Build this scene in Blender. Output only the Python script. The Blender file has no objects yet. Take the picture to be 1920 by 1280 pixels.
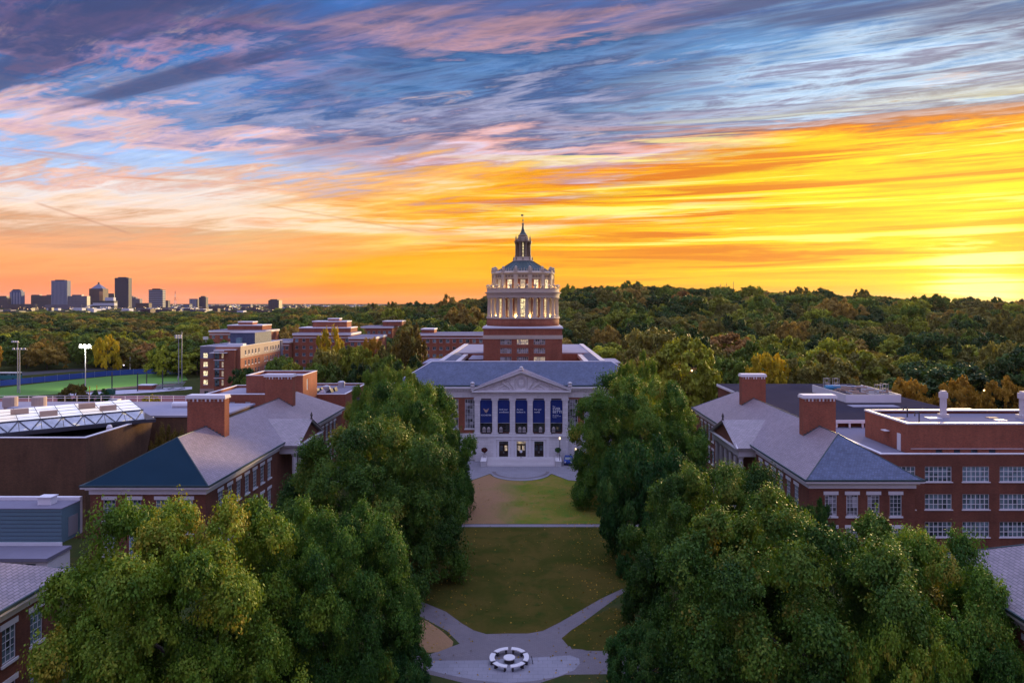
import bpy, bmesh, math, random
import numpy as np
from mathutils import Vector, Matrix

sc = bpy.context.scene
C = sc.collection
R = math.radians
random.seed(7)

# ------------------------------------------------------------------ camera
EYE = 33.0                      # metres above the quad lawn
cam_d = bpy.data.cameras.new('camera')
cam = bpy.data.objects.new('camera', cam_d)
C.objects.link(cam)
cam.location = (0, 0, EYE)
cam.rotation_euler = (R(90), 0, 0)
cam_d.sensor_width = 36
cam_d.lens = 24.0
cam_d.shift_x = -30 / 1920
cam_d.shift_y = -73 / 1920
cam_d.clip_start = 1.0
cam_d.clip_end = 80000
sc.camera = cam
sc.render.resolution_x, sc.render.resolution_y = 1024, 682
sc.view_settings.view_transform = 'Standard'
sc.view_settings.look = 'None'
sc.view_settings.gamma = 1.0
sc.view_settings.use_curve_mapping = False
sc.view_settings.exposure = 0.38
sc.cycles.max_bounces = 6
sc.cycles.transparent_max_bounces = 8
sc.cycles.use_denoising = True
sc.cycles.sample_clamp_indirect = 4.0


def lin(r, g, b):
    f = lambda c: (c / 255) / 12.92 if c <= 10 else ((c / 255 + 0.055) / 1.055) ** 2.4
    return (f(r), f(g), f(b), 1)


class NT:
    """small helper to write node trees as expressions"""
    def __init__(s, nt):
        s.nt = nt

    def n(s, kind, **kw):
        nd = s.nt.nodes.new(kind)
        for k, v in kw.items():
            setattr(nd, k, v)
        return nd

    def put(s, sock, v):
        if hasattr(v, 'is_output'):
            s.nt.links.new(v, sock)
        else:
            sock.default_value = v

    def m(s, op, a, b=0.0, c=None, clamp=False):
        nd = s.n('ShaderNodeMath', operation=op, use_clamp=clamp)
        s.put(nd.inputs[0], a)
        if op not in ('SINE', 'COSINE', 'ABSOLUTE', 'SQRT', 'ARCSINE', 'FLOOR', 'FRACT'):
            s.put(nd.inputs[1], b)
        if c is not None:
            s.put(nd.inputs[2], c)
        return nd.outputs[0]

    def mr(s, v, a, b, c=0.0, d=1.0, smooth=True):
        nd = s.n('ShaderNodeMapRange', interpolation_type='SMOOTHSTEP' if smooth else 'LINEAR')
        s.put(nd.inputs['Value'], v)
        for k, q in zip(('From Min', 'From Max', 'To Min', 'To Max'), (a, b, c, d)):
            s.put(nd.inputs[k], q)
        return nd.outputs[0]

    def mix(s, f, a, b, bt='MIX'):
        nd = s.n('ShaderNodeMix', data_type='RGBA', blend_type=bt)
        s.put(nd.inputs['Factor'], f)
        s.put(nd.inputs['A'], a)
        s.put(nd.inputs['B'], b)
        return [o for o in nd.outputs if o.type == 'RGBA'][0]

    def noise(s, vec, scale, detail=4, rough=0.55, dist=0.0, dims='3D'):
        nd = s.n('ShaderNodeTexNoise', noise_dimensions=dims)
        if vec is not None:
            s.put(nd.inputs['Vector'], vec)
        nd.inputs['Scale'].default_value = scale
        nd.inputs['Detail'].default_value = detail
        nd.inputs['Roughness'].default_value = rough
        nd.inputs['Distortion'].default_value = dist
        return nd.outputs['Fac']

    def ramp(s, f, stops, interp='LINEAR'):
        nd = s.n('ShaderNodeValToRGB')
        cr = nd.color_ramp
        cr.interpolation = interp
        while len(cr.elements) > 1:
            cr.elements.remove(cr.elements[-1])
        cr.elements[0].position = stops[0][0]
        cr.elements[0].color = stops[0][1]
        for p, c in stops[1:]:
            e = cr.elements.new(p)
            e.color = c
        s.put(nd.inputs[0], f)
        return nd.outputs[0]

    def xyz(s, x, y, z=0.0):
        nd = s.n('ShaderNodeCombineXYZ')
        for i, v in enumerate((x, y, z)):
            s.put(nd.inputs[i], v)
        return nd.outputs[0]

    def sep(s, v):
        nd = s.n('ShaderNodeSeparateXYZ')
        s.put(nd.inputs[0], v)
        return nd.outputs


# ------------------------------------------------------------------ sky
SUN_AZ, SUN_EL = 33.5, 7.5
world = bpy.data.worlds.new('World')
sc.world = world
world.use_nodes = True
wt = world.node_tree
wt.nodes.clear()
W = NT(wt)


def build_sky():
    tc = W.n('ShaderNodeTexCoord').outputs['Generated']
    x, y, z = W.sep(tc)[:3]
    el = W.m('MULTIPLY', W.m('ARCSINE', z), 57.29578)
    az = W.m('MULTIPLY', W.m('ARCTAN2', x, y), 57.29578)
    # cloud deck coordinates: the direction projected on a high plane, streaks running from the far left
    h = W.m('ADD', W.m('MAXIMUM', z, 0.0), 0.085)
    X, Y = W.m('DIVIDE', x, h), W.m('DIVIDE', y, h)
    a = R(-67)
    u = W.m('ADD', W.m('MULTIPLY', X, math.sin(a)), W.m('MULTIPLY', Y, math.cos(a)))
    w = W.m('ADD', W.m('MULTIPLY', X, math.cos(a)), W.m('MULTIPLY', Y, -math.sin(a)))
    big = W.noise(W.xyz(W.m('MULTIPLY', u, 0.32), W.m('MULTIPLY', w, 1.0), 3.1), 1.15, 5, 0.55, 0.6)
    mid = W.noise(W.xyz(W.m('MULTIPLY', u, 0.45), W.m('MULTIPLY', w, 2.2), 9.3), 1.5, 5, 0.6, 0.9)
    fine = W.noise(W.xyz(W.m('MULTIPLY', u, 0.8), W.m('MULTIPLY', w, 6.0), 1.7), 1.5, 7, 0.68, 1.1)
    hor = W.noise(W.xyz(W.m('MULTIPLY', az, 0.045), W.m('MULTIPLY', el, 1.0), 5.5), 0.9, 5, 0.6, 0.4)
    turb = W.noise(W.xyz(W.m('MULTIPLY', u, 1.1), W.m('MULTIPLY', w, 2.4), 77.0), 2.2, 7, 0.7, 1.4)
    b0, m0, f0, h0 = [W.m('SUBTRACT', q, 0.5) for q in (big, mid, fine, hor)]
    a2_ = az
    amp = W.mr(el, 1.0, 16.0, 1.5, 15.0)
    e2 = W.m('ADD', el, W.m('MULTIPLY', amp, W.m('ADD', b0, W.m('MULTIPLY', m0, 0.75))))
    e2 = W.m('ADD', e2, W.m('MULTIPLY', h0, W.m('MULTIPLY', W.mr(el, 0.3, 5.0, 1.2, 7.5), W.mr(a2_, -5.0, 25.0, 0.65, 1.15))))
    e2 = W.m('ADD', e2, W.m('MULTIPLY', f0, W.mr(el, 4.0, 18.0, 0.3, 2.4)))
    e2 = W.m('ADD', e2, W.m('MULTIPLY', W.m('SUBTRACT', turb, 0.5), W.mr(el, 3.0, 12.0, 0.6, 5.0)))
    # band tilt: the bands rise towards the left at mid height
    e3 = W.m('ADD', e2, W.m('MULTIPLY', az, W.mr(el, 6.0, 20.0, 0.0, 0.012)))
    t = W.m('DIVIDE', e3, 30.0)
    a2 = W.m('ADD', az, W.m('ADD', W.m('MULTIPLY', b0, 30.0), W.m('MULTIPLY', h0, 24.0)))

    def st(rows):
        return [(max(0.0, e) / 30.0, lin(*c)) for e, c in rows]
    left = W.ramp(t, st([(0, (255, 148, 84)), (1.2, (255, 150, 70)), (2.6, (252, 172, 92)), (4.0, (246, 176, 118)), (5.2, (222, 176, 140)),
                         (6.4, (247, 218, 196)), (7.6, (236, 226, 224)), (8.8, (232, 190, 176)), (9.8, (188, 208, 240)), (11.2, (168, 196, 240)),
                         (12.4, (226, 196, 200)), (13.4, (206, 184, 205)), (14.4, (118, 158, 208)), (15.4, (148, 158, 196)), (16.4, (84, 138, 198)),
                         (17.6, (178, 150, 180)), (18.8, (84, 104, 156)), (20.2, (142, 122, 162)), (21.6, (58, 98, 152)), (24, (66, 112, 172)), (30, (120, 142, 205))]))
    cent = W.ramp(t, st([(0, (255, 160, 30)), (1.4, (255, 172, 16)), (2.8, (255, 196, 40)), (4.0, (250, 188, 96)), (5.2, (255, 216, 130)),
                         (6.6, (255, 232, 198)), (7.8, (255, 206, 110)), (9.0, (244, 186, 108)), (10.2, (206, 168, 168)), (11.4, (226, 208, 224)),
                         (12.6, (232, 190, 190)), (13.8, (124, 128, 164)), (15.2, (170, 172, 200)), (16.6, (88, 112, 158)), (18.2, (114, 150, 196)),
                         (19.6, (76, 116, 166)), (21.2, (192, 158, 172)), (22.8, (112, 122, 170)), (24.5, (84, 124, 182)), (30, (128, 150, 214))]))
    rite = W.ramp(t, st([(0, (255, 168, 0)), (1.2, (255, 190, 0)), (2.4, (255, 214, 0)), (3.4, (255, 196, 24)), (4.6, (255, 226, 120)), (5.8, (255, 198, 40)),
                         (7.0, (255, 222, 40)), (8.4, (255, 236, 60)), (9.8, (255, 214, 10)), (11.0, (255, 222, 60)), (12.2, (246, 166, 70)), (13.4, (156, 120, 122)),
                         (14.6, (190, 204, 226)), (15.8, (146, 150, 178)), (17.0, (198, 220, 242)), (18.6, (118, 162, 208)), (20.2, (154, 196, 234)), (21.8, (96, 140, 194)),
                         (24, (120, 170, 230)), (30, (140, 172, 226))]))
    col = W.mix(W.mr(a2, -32, -4), left, cent)
    col = W.mix(W.mr(a2, 2, 24), col, rite)
    # fine streaks
    k = W.m('ADD', 1.0, W.m('MULTIPLY', f0, W.mr(el, 2.0, 16.0, 0.2, 1.0)))
    col = W.mix(1.0, col, W.xyz(k, k, k), 'MULTIPLY')
    # small lit cloudlets, pink over the middle heights
    puff = W.noise(W.xyz(W.m('MULTIPLY', u, 1.6), W.m('MULTIPLY', w, 4.2), 21.0), 2.4, 6, 0.7, 0.6)
    pm = W.m('MULTIPLY', W.mr(puff, 0.53, 0.72), W.m('MULTIPLY', W.mr(mid, 0.46, 0.62), W.m('MULTIPLY', W.mr(el, 8.5, 12.0), W.mr(el, 24.0, 17.0))))
    col = W.mix(W.m('MULTIPLY', pm, 0.6), col, lin(248, 208, 190))
    # darker violet cloud bars
    bar = W.noise(W.xyz(W.m('MULTIPLY', u, 0.4), W.m('MULTIPLY', w, 1.5), 40.0), 1.1, 6, 0.62, 0.8)
    bm = W.m('MULTIPLY', W.mr(bar, 0.51, 0.64), W.m('MULTIPLY', W.mr(el, 9.5, 15.0), W.mr(el, 40.0, 24.0)))
    col = W.mix(W.m('MULTIPLY', bm, 0.78), col, lin(92, 96, 136))
    bm2 = W.m('MULTIPLY', W.mr(hor, 0.52, 0.66), W.m('MULTIPLY', W.mr(el, 3.0, 5.0), W.mr(el, 12.5, 9.0)))
    col = W.mix(W.m('MULTIPLY', bm2, 0.55), col, lin(232, 146, 84))

    # streaks of cloud low in the east: orange bars and pale gaps
    hs = W.noise(W.xyz(W.m('MULTIPLY', az, 0.035), W.m('MULTIPLY', el, 1.15), 61.0), 1.0, 7, 0.62, 0.7)
    east = W.mr(a2, -14.0, 14.0)
    low = W.m('MULTIPLY', W.mr(el, 1.2, 3.5), W.mr(el, 16.0, 11.0))
    col = W.mix(W.m('MULTIPLY', W.m('MULTIPLY', W.mr(hs, 0.51, 0.40), 0.9), W.m('MULTIPLY', east, low)), col, lin(226, 136, 44))
    col = W.mix(W.m('MULTIPLY', W.m('MULTIPLY', W.mr(hs, 0.54, 0.64), 0.95), W.m('MULTIPLY', east, low)), col, lin(255, 246, 170))
    # glow round the rising sun
    s = (math.sin(R(SUN_AZ)), math.cos(R(SUN_AZ)), math.sin(R(2.0)))
    dp = W.m('ADD', W.m('MULTIPLY', x, s[0]), W.m('ADD', W.m('MULTIPLY', y, s[1]), W.m('MULTIPLY', z, s[2])))
    g1 = W.m('POWER', W.m('MAXIMUM', dp, 0.0), 420.0)
    col = W.mix(W.m('MULTIPLY', g1, W.mr(hs, 0.42, 0.56, 0.35, 1.0)), col, (1.35, 1.2, 0.72, 1))
    g2 = W.m('POWER', W.m('MAXIMUM', dp, 0.0), 60.0)
    col = W.mix(W.m('MULTIPLY', g2, 0.28), col, (1.1, 0.78, 0.06, 1))

    # two thin contrails
    def contrail(p, q, wdt, c, f):
        nonlocal col
        dv = lambda px, py: Vector(((px - 990) / 1280, 1, (567 - py) / 1280)).normalized()
        A, B = dv(*p), dv(*q)
        nn = A.cross(B).normalized()
        mid_ = (A + B).normalized()
        half = A.angle(B) / 2
        dot = lambda v: W.m('ADD', W.m('MULTIPLY', x, v.x), W.m('ADD', W.m('MULTIPLY', y, v.y), W.m('MULTIPLY', z, v.z)))
        across = W.m('ABSOLUTE', dot(nn))
        m1 = W.m('MULTIPLY', W.mr(across, wdt, wdt * 0.2), W.mr(dot(mid_), math.cos(half), math.cos(half * 0.8)))
        col = W.mix(W.m('MULTIPLY', m1, f), col, c)
    contrail((60, 378), (250, 440), 0.0022, lin(206, 156, 130), 0.45)
    contrail((480, 382), (810, 438), 0.0022, lin(214, 170, 130), 0.4)

    gm = W.n('ShaderNodeGamma')
    W.put(gm.inputs['Color'], col)
    gm.inputs['Gamma'].default_value = 1.25
    hsv = W.n('ShaderNodeHueSaturation')
    W.put(hsv.inputs['Color'], gm.outputs[0])
    W.put(hsv.inputs['Saturation'], W.mr(el, 8.0, 15.0, W.mr(az, -30.0, 5.0, 0.92, 1.16), 1.0))
    hsv.inputs['Value'].default_value = 0.86
    col = hsv.outputs[0]
    # the rest of the dome: the violet-blue half of the sky away from the sunrise
    up = W.mr(el, 22, 60)
    col = W.mix(up, col, lin(170, 176, 216))
    back = W.mr(W.m('ABSOLUTE', az), 60, 125)
    backc = W.ramp(W.m('DIVIDE', el, 90.0), [(0.0, lin(136, 116, 150)), (0.2, lin(146, 132, 178)), (0.5, lin(156, 164, 212)), (1.0, lin(170, 176, 216))])
    col = W.mix(back, col, backc)
    lift = W.m('ADD', 1.0, W.m('MULTIPLY', W.mr(el, 24, 70), 1.35))
    col = W.mix(1.0, col, W.xyz(lift, lift, lift), 'MULTIPLY')
    col = W.mix(W.mr(el, 0.0, -3.0), col, lin(92, 70, 74))

    bg = W.n('ShaderNodeBackground')
    W.put(bg.inputs['Color'], col)
    bg.inputs['Strength'].default_value = SKY_K
    nis = W.n('ShaderNodeTexSky', sky_type='NISHITA')
    nis.sun_disc = False
    nis.sun_elevation = R(SUN_EL)
    nis.sun_rotation = R(SUN_AZ)
    bg2 = W.n('ShaderNodeBackground')
    W.put(bg2.inputs['Color'], nis.outputs[0])
    bg2.inputs['Strength'].default_value = 0.003
    add = W.n('ShaderNodeAddShader')
    wt.links.new(bg.outputs[0], add.inputs[0])
    wt.links.new(bg2.outputs[0], add.inputs[1])
    out = W.n('ShaderNodeOutputWorld')
    wt.links.new(add.outputs[0], out.inputs['Surface'])


SKY_K = 1.0
HAZE = 0.000016
build_sky()
sun_d = bpy.data.lights.new('sun', 'SUN')
sun_d.energy = 5.0
sun_d.angle = R(8.0)
sun_d.color = (1.0, 0.70, 0.32)
sun = bpy.data.objects.new('sun', sun_d)
C.objects.link(sun)
sdir = Vector((math.sin(R(SUN_AZ)) * math.cos(R(SUN_EL)), math.cos(R(SUN_AZ)) * math.cos(R(SUN_EL)), math.sin(R(SUN_EL))))
sun.rotation_euler = (-sdir).to_track_quat('-Z', 'Y').to_euler()
sun.location = (60, 80, 90)

# ------------------------------------------------------------------ materials
MATS = {}


def new_mat(name):
    m = bpy.data.materials.new(name)
    m.use_nodes = True
    m.node_tree.nodes.clear()
    MATS[name] = m
    return m, NT(m.node_tree)


def finish(m, t, col, rough=0.7, spec=0.3, bump=None, bump_d=0.02, metal=0.0, emit=None, emit_s=0.0, coat=0.0):
    b = t.n('ShaderNodeBsdfPrincipled')
    t.put(b.inputs['Base Color'], col)
    t.put(b.inputs['Roughness'], rough)
    b.inputs['Specular IOR Level'].default_value = spec
    b.inputs['Metallic'].default_value = metal
    if coat:
        b.inputs['Coat Weight'].default_value = coat
    if emit is not None:
        t.put(b.inputs['Emission Color'], emit)
        t.put(b.inputs['Emission Strength'], emit_s)
    if bump is not None:
        bn = t.n('ShaderNodeBump')
        bn.inputs['Distance'].default_value = bump_d
        bn.inputs['Strength'].default_value = 0.8
        t.put(bn.inputs['Height'], bump)
        t.nt.links.new(bn.outputs[0], b.inputs['Normal'])
    o = t.n('ShaderNodeOutputMaterial')
    t.nt.links.new(b.outputs[0], o.inputs['Surface'])
    return m


def wall_uv(t, vs=1.0):
    """metres along a wall or along the eaves of a roof, and metres up it"""
    g = t.n('ShaderNodeNewGeometry')
    px, py, pz = t.sep(g.outputs['Position'])[:3]
    nx, ny, nz = t.sep(g.outputs['True Normal'])[:3]
    f = t.m('GREATER_THAN', t.m('ABSOLUTE', nx), t.m('ABSOLUTE', ny))
    u = t.m('ADD', t.m('MULTIPLY', f, py), t.m('MULTIPLY', t.m('SUBTRACT', 1.0, f), px))
    return t.xyz(u, t.m('MULTIPLY', pz, vs)), g.outputs['Position']


def plain(name, rgb, rough=0.7, var=0.12, scale=0.6, spec=0.3, metal=0.0, bump=0.0, streak=False, coat=0.0):
    m, t = new_mat(name)
    pos = t.n('ShaderNodeNewGeometry').outputs['Position']
    if streak:
        p = t.sep(pos)
        pos = t.xyz(t.m('MULTIPLY', p[0], 3.0), t.m('MULTIPLY', p[1], 3.0), t.m('MULTIPLY', p[2], 0.35))
    n1 = t.noise(pos, scale, 5, 0.6)
    n2 = t.noise(pos, scale * 9, 3, 0.6)
    k = t.m('ADD', 1.0, t.m('ADD', t.m('MULTIPLY', t.m('SUBTRACT', n1, 0.5), var * 2.4), t.m('MULTIPLY', t.m('SUBTRACT', n2, 0.5), var * 1.4)))
    col = t.mix(1.0, (*rgb, 1), t.xyz(k, k, k), 'MULTIPLY')
    return finish(m, t, col, rough, spec, n2 if bump else None, bump, metal, coat=coat)


def brickwork(name, rgb, mortar=(0.16, 0.12, 0.12), w=0.22, h=0.075, var=0.25, vs=1.0, gap=0.012, rough=0.85, dirt=0.36, bump=0.004, sheen=False, offset=0.5):
    m, t = new_mat(name)
    uv, pos = wall_uv(t, vs)
    br = t.n('ShaderNodeTexBrick')
    br.offset = offset
    t.put(br.inputs['Vector'], uv)
    br.inputs['Scale'].default_value = 1.0
    br.inputs['Brick Width'].default_value = w
    br.inputs['Row Height'].default_value = h
    br.inputs['Mortar Size'].default_value = gap
    br.inputs['Mortar Smooth'].default_value = 0.2
    br.inputs['Bias'].default_value = 0.0
    br.inputs['Color1'].default_value = (*[c * (1 - var) for c in rgb], 1)
    br.inputs['Color2'].default_value = (*[min(1, c * (1 + var)) for c in rgb], 1)
    br.inputs['Mortar'].default_value = (*mortar, 1)
    n1 = t.noise(pos, 0.35, 6, 0.65)
    p = t.sep(pos)
    n2 = t.noise(t.xyz(t.m('MULTIPLY', p[0], 2.2), t.m('MULTIPLY', p[1], 2.2), t.m('MULTIPLY', p[2], 0.3)), 0.5, 4, 0.6)
    k = t.m('ADD', 1.0, t.m('ADD', t.m('MULTIPLY', t.m('SUBTRACT', n1, 0.5), dirt * 2.2), t.m('MULTIPLY', t.m('SUBTRACT', n2, 0.5), dirt * 1.6)))
    col = t.mix(1.0, br.outputs['Color'], t.xyz(k, k, k), 'MULTIPLY')
    hgt = t.m('SUBTRACT', 1.0, br.outputs['Fac'])
    m = finish(m, t, col, rough, 0.9 if sheen else 0.35, hgt, bump)
    if sheen:
        b = [n for n in m.node_tree.nodes if n.type == 'BSDF_PRINCIPLED'][0]
        b.inputs['Sheen Weight'].default_value = 0.3
        b.inputs['Sheen Roughness'].default_value = 0.35
        b.inputs['Sheen Tint'].default_value = (1.0, 0.80, 0.86, 1)
    return m


def glow(name, rgb, s, base=(0.3, 0.3, 0.3), patchy=0.0):
    m, t = new_mat(name)
    if patchy:
        pos = t.n('ShaderNodeNewGeometry').outputs['Position']
        n = t.noise(pos, patchy, 3, 0.6)
        st = t.m('MULTIPLY', t.mr(n, 0.38, 0.62, 0.12, 1.0), s)
    else:
        st = s
    return finish(m, t, (*base, 1), 0.3, 0.4, emit=(*rgb, 1), emit_s=st)


def glass(name, rgb, var=0.8):
    """window glass seen from outside: dark, glossy, with blinds and rooms dimly behind"""
    m, t = new_mat(name)
    g = t.n('ShaderNodeNewGeometry')
    oi = t.n('ShaderNodeObjectInfo').outputs['Random']
    p = t.sep(g.outputs['Position'])
    uv = t.sep(wall_uv(t)[0])
    wn = t.n('ShaderNodeTexWhiteNoise', noise_dimensions='2D')
    t.put(wn.inputs['Vector'], t.xyz(t.m('FLOOR', t.m('MULTIPLY', uv[0], 1.72)), t.m('FLOOR', t.m('MULTIPLY', uv[1], 1.5))))
    n = t.m('ADD', t.m('MULTIPLY', t.noise(g.outputs['Position'], 1.1, 3, 0.6), 0.55), t.m('MULTIPLY', wn.outputs[0], 0.45))
    k = t.m('ADD', 0.35, t.m('ADD', t.m('MULTIPLY', oi, var), t.m('MULTIPLY', t.m('SUBTRACT', n, 0.5), 2.2)))
    k = t.m('MAXIMUM', k, 0.15)
    col = t.mix(1.0, (*rgb, 1), t.xyz(k, k, k), 'MULTIPLY')
    return finish(m, t, col, 0.08, 0.6, coat=0.3)


plain('tower_stone', (0.52, 0.42, 0.33), 0.75, 0.14, 0.5)
plain('bronze', (0.26, 0.19, 0.135), 0.55, 0.25, 0.8)
plain('stone', (0.56, 0.51, 0.52), 0.75, 0.10, 0.5, bump=0.004)
brickwork('ashlar', (0.70, 0.65, 0.66), (0.42, 0.38, 0.40), 1.3, 0.55, 0.07, 1.0, 0.012, 0.75, 0.16, 0.006)
plain('white_trim', (0.74, 0.70, 0.72), 0.6, 0.08, 0.6)
plain('white_paint', (0.68, 0.67, 0.69), 0.5, 0.05, 0.8)
brickwork('brick_red', (0.305, 0.068, 0.030), (0.24, 0.13, 0.09), var=0.28)
brickwork('brick_dark', (0.195, 0.058, 0.028), (0.12, 0.06, 0.05), var=0.22, dirt=0.4)
brickwork('brick_brown', (0.150, 0.072, 0.034), (0.07, 0.04, 0.03), var=0.2, dirt=0.45)
brickwork('brick_warm', (0.40, 0.125, 0.060), (0.26, 0.15, 0.12), var=0.2)
plain('beige_panel', (0.42, 0.32, 0.28), 0.7, 0.08, 0.4)
brickwork('slate_grey', (0.27, 0.205, 0.225), (0.11, 0.085, 0.095), 0.55, 0.26, 0.16, 2.1, 0.03, 0.42, 0.25, 0.02, sheen=True)
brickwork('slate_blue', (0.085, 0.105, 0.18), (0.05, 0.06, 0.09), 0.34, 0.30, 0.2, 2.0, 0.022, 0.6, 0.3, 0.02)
plain('slate_teal_shade', (0.012, 0.034, 0.055), 0.85, 0.12, 0.3, spec=0.05)  # slate hip in shade: the shade is put into this dark teal
plain('flat_roof', (0.20, 0.185, 0.235), 0.9, 0.14, 0.15, spec=0.0)
plain('flat_roof_dark', (0.050, 0.044, 0.060), 0.95, 0.2, 0.12, spec=0.0)
plain('flat_roof_pale', (0.32, 0.30, 0.36), 0.8, 0.16, 0.15, spec=0.0)
plain('copper_green', (0.05, 0.078, 0.082), 0.5, 0.25, 0.6, metal=0.2, streak=True)
plain('copper_dark', (0.085, 0.070, 0.065), 0.55, 0.25, 0.8, metal=0.1)
plain('metal_grey', (0.42, 0.43, 0.47), 0.45, 0.1, 0.8, metal=0.5)
plain('metal_dark', (0.06, 0.06, 0.075), 0.5, 0.1, 0.8, metal=0.3)
plain('panel_teal', (0.12, 0.20, 0.24), 0.6, 0.08, 0.3)
plain('banner_blue', (0.010, 0.028, 0.170), 0.8, 0.15, 0.6)
plain('print_white', (0.72, 0.74, 0.80), 0.8, 0.03)
plain('print_gold', (0.62, 0.45, 0.35), 0.8, 0.03)
plain('door_dark', (0.030, 0.018, 0.014), 0.4, 0.2, 1.0)
glass('pane_dark', (0.065, 0.085, 0.10))
glass('pane_sky', (0.13, 0.19, 0.22), 1.0)
glass('pane_curtain', (0.42, 0.40, 0.44), 0.3)
glow('pane_lit', (1.0, 0.72, 0.36), 0.42, patchy=2.2)
glow('pane_bright', (1.0, 0.82, 0.42), 1.25, patchy=3.0)
glow('lamp_white', (1.0, 0.93, 1.0), 3.0)
glow('lamp_warm', (1.0, 0.62, 0.22), 4.0)
glow('lamp_soft', (1.0, 0.75, 0.42), 1.6)
plain('bark', (0.055, 0.042, 0.034), 0.9, 0.3, 1.5, bump=0.02)
plain('asphalt', (0.055, 0.052, 0.058), 0.9, 0.2, 0.4)
plain('track_red', (0.26, 0.10, 0.085), 0.9, 0.1, 0.4)
plain('turf_green', (0.088, 0.20, 0.030), 0.9, 0.14, 0.08)
plain('clay', (0.14, 0.085, 0.065), 0.9, 0.2, 0.3)
plain('pad_blue', (0.022, 0.055, 0.26), 0.7, 0.15, 0.2)
plain('yellow_paint', (0.75, 0.42, 0.05), 0.5, 0.05)
plain('tan_brick', (0.36, 0.25, 0.20), 0.8, 0.1, 0.4)
plain('blue_plastic', (0.04, 0.20, 0.36), 0.5, 0.1)
plain('car_white', (0.72, 0.73, 0.76), 0.25, 0.03, coat=0.6)
plain('car_teal', (0.03, 0.15, 0.17), 0.3, 0.05, coat=0.5)
plain('tyre', (0.02, 0.02, 0.02), 0.9, 0.1)
plain('pale_cloth', (0.50, 0.44, 0.45), 0.9, 0.1)
plain('bench_stone', (0.66, 0.62, 0.63), 0.7, 0.08, 2.0)
plain('bench_base', (0.045, 0.038, 0.045), 0.8, 0.1, 2.0)


def leaf_mat(name, stops, rnd=0.35, trans=0.24, rough=0.55):
    """leaf colour from a per-leaf and per-spray tint plus a tint for each whole tree"""
    m, t = new_mat(name)
    at = t.n('ShaderNodeAttribute', attribute_name='tint').outputs['Fac']
    oi = t.n('ShaderNodeObjectInfo').outputs['Random']
    f = t.m('ADD', at, t.m('MULTIPLY', t.m('SUBTRACT', oi, 0.5), rnd), clamp=True)
    col = t.ramp(f, [(p, (*c, 1)) for p, c in stops])
    d = t.n('ShaderNodeBsdfPrincipled')
    t.put(d.inputs['Base Color'], col)
    d.inputs['Roughness'].default_value = rough
    d.inputs['Specular IOR Level'].default_value = 0.2
    tr = t.n('ShaderNodeBsdfTranslucent')
    t.put(tr.inputs['Color'], t.mix(1.0, col, (1.25, 1.15, 0.45, 1), 'MULTIPLY'))
    mx = t.n('ShaderNodeMixShader')
    mx.inputs[0].default_value = trans
    t.nt.links.new(d.outputs[0], mx.inputs[1])
    t.nt.links.new(tr.outputs[0], mx.inputs[2])
    o = t.n('ShaderNodeOutputMaterial')
    t.nt.links.new(mx.outputs[0], o.inputs['Surface'])
    return m


leaf_mat('leaf_maple', [(0.0, (0.025, 0.076, 0.011)), (0.35, (0.058, 0.145, 0.017)), (0.65, (0.118, 0.228, 0.022)), (0.88, (0.206, 0.276, 0.028)), (1.0, (0.331, 0.276, 0.035))], 0.16)
leaf_mat('leaf_maple_dark', [(0.0, (0.018, 0.056, 0.008)), (0.35, (0.043, 0.107, 0.013)), (0.65, (0.087, 0.169, 0.016)), (0.88, (0.152, 0.204, 0.021)), (1.0, (0.245, 0.204, 0.026))], 0.16)
leaf_mat('leaf_golden', [(0.0, (0.045, 0.111, 0.010)), (0.4, (0.111, 0.207, 0.016)), (0.78, (0.214, 0.286, 0.024)), (1.0, (0.388, 0.307, 0.034))], 0.16)
leaf_mat('leaf_deep', [(0.0, (0.011, 0.052, 0.011)), (0.5, (0.034, 0.109, 0.018)), (0.9, (0.086, 0.172, 0.025)), (1.0, (0.127, 0.184, 0.029))], 0.16)
leaf_mat('leaf_wood', [(0.0, (0.030, 0.072, 0.015)), (0.3, (0.063, 0.128, 0.021)), (0.55, (0.120, 0.180, 0.027)), (0.8, (0.188, 0.195, 0.036)), (0.93, (0.255, 0.188, 0.045)), (1.0, (0.330, 0.158, 0.045))], 0.8)
leaf_mat('leaf_wood_green', [(0.0, (0.033, 0.098, 0.015)), (0.5, (0.105, 0.203, 0.021)), (0.85, (0.225, 0.285, 0.030)), (1.0, (0.360, 0.300, 0.038))], 0.75)
WOOD = {'dark green': (0.039, 0.081, 0.018), 'olive green': (0.169, 0.159, 0.029), 'mid green': (0.104, 0.165, 0.020), 'yellow-green': (0.247, 0.275, 0.024), 'golden brown': (0.299, 0.207, 0.039), 'russet': (0.260, 0.146, 0.044)}
for tone, c in WOOD.items():
    leaf_mat('wood ' + tone, [(0.0, tuple(v * .45 for v in c)), (0.5, c), (1.0, tuple(min(1, v * 1.75) for v in c))], 0.25)
leaf_mat('leaf_yellow', [(0.0, (0.26, 0.21, 0.012)), (0.5, (0.50, 0.38, 0.016)), (1.0, (0.68, 0.48, 0.02))], 0.1)
leaf_mat('leaf_orange', [(0.0, (0.17, 0.105, 0.012)), (0.5, (0.36, 0.21, 0.018)), (1.0, (0.48, 0.27, 0.025))], 0.15)
leaf_mat('leaf_olive', [(0.0, (0.064, 0.052, 0.009)), (0.5, (0.120, 0.090, 0.012)), (1.0, (0.192, 0.123, 0.017))], 0.1)
leaf_mat('leaf_red', [(0.0, (0.05, 0.012, 0.010)), (1.0, (0.15, 0.03, 0.02))], 0.1)


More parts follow.
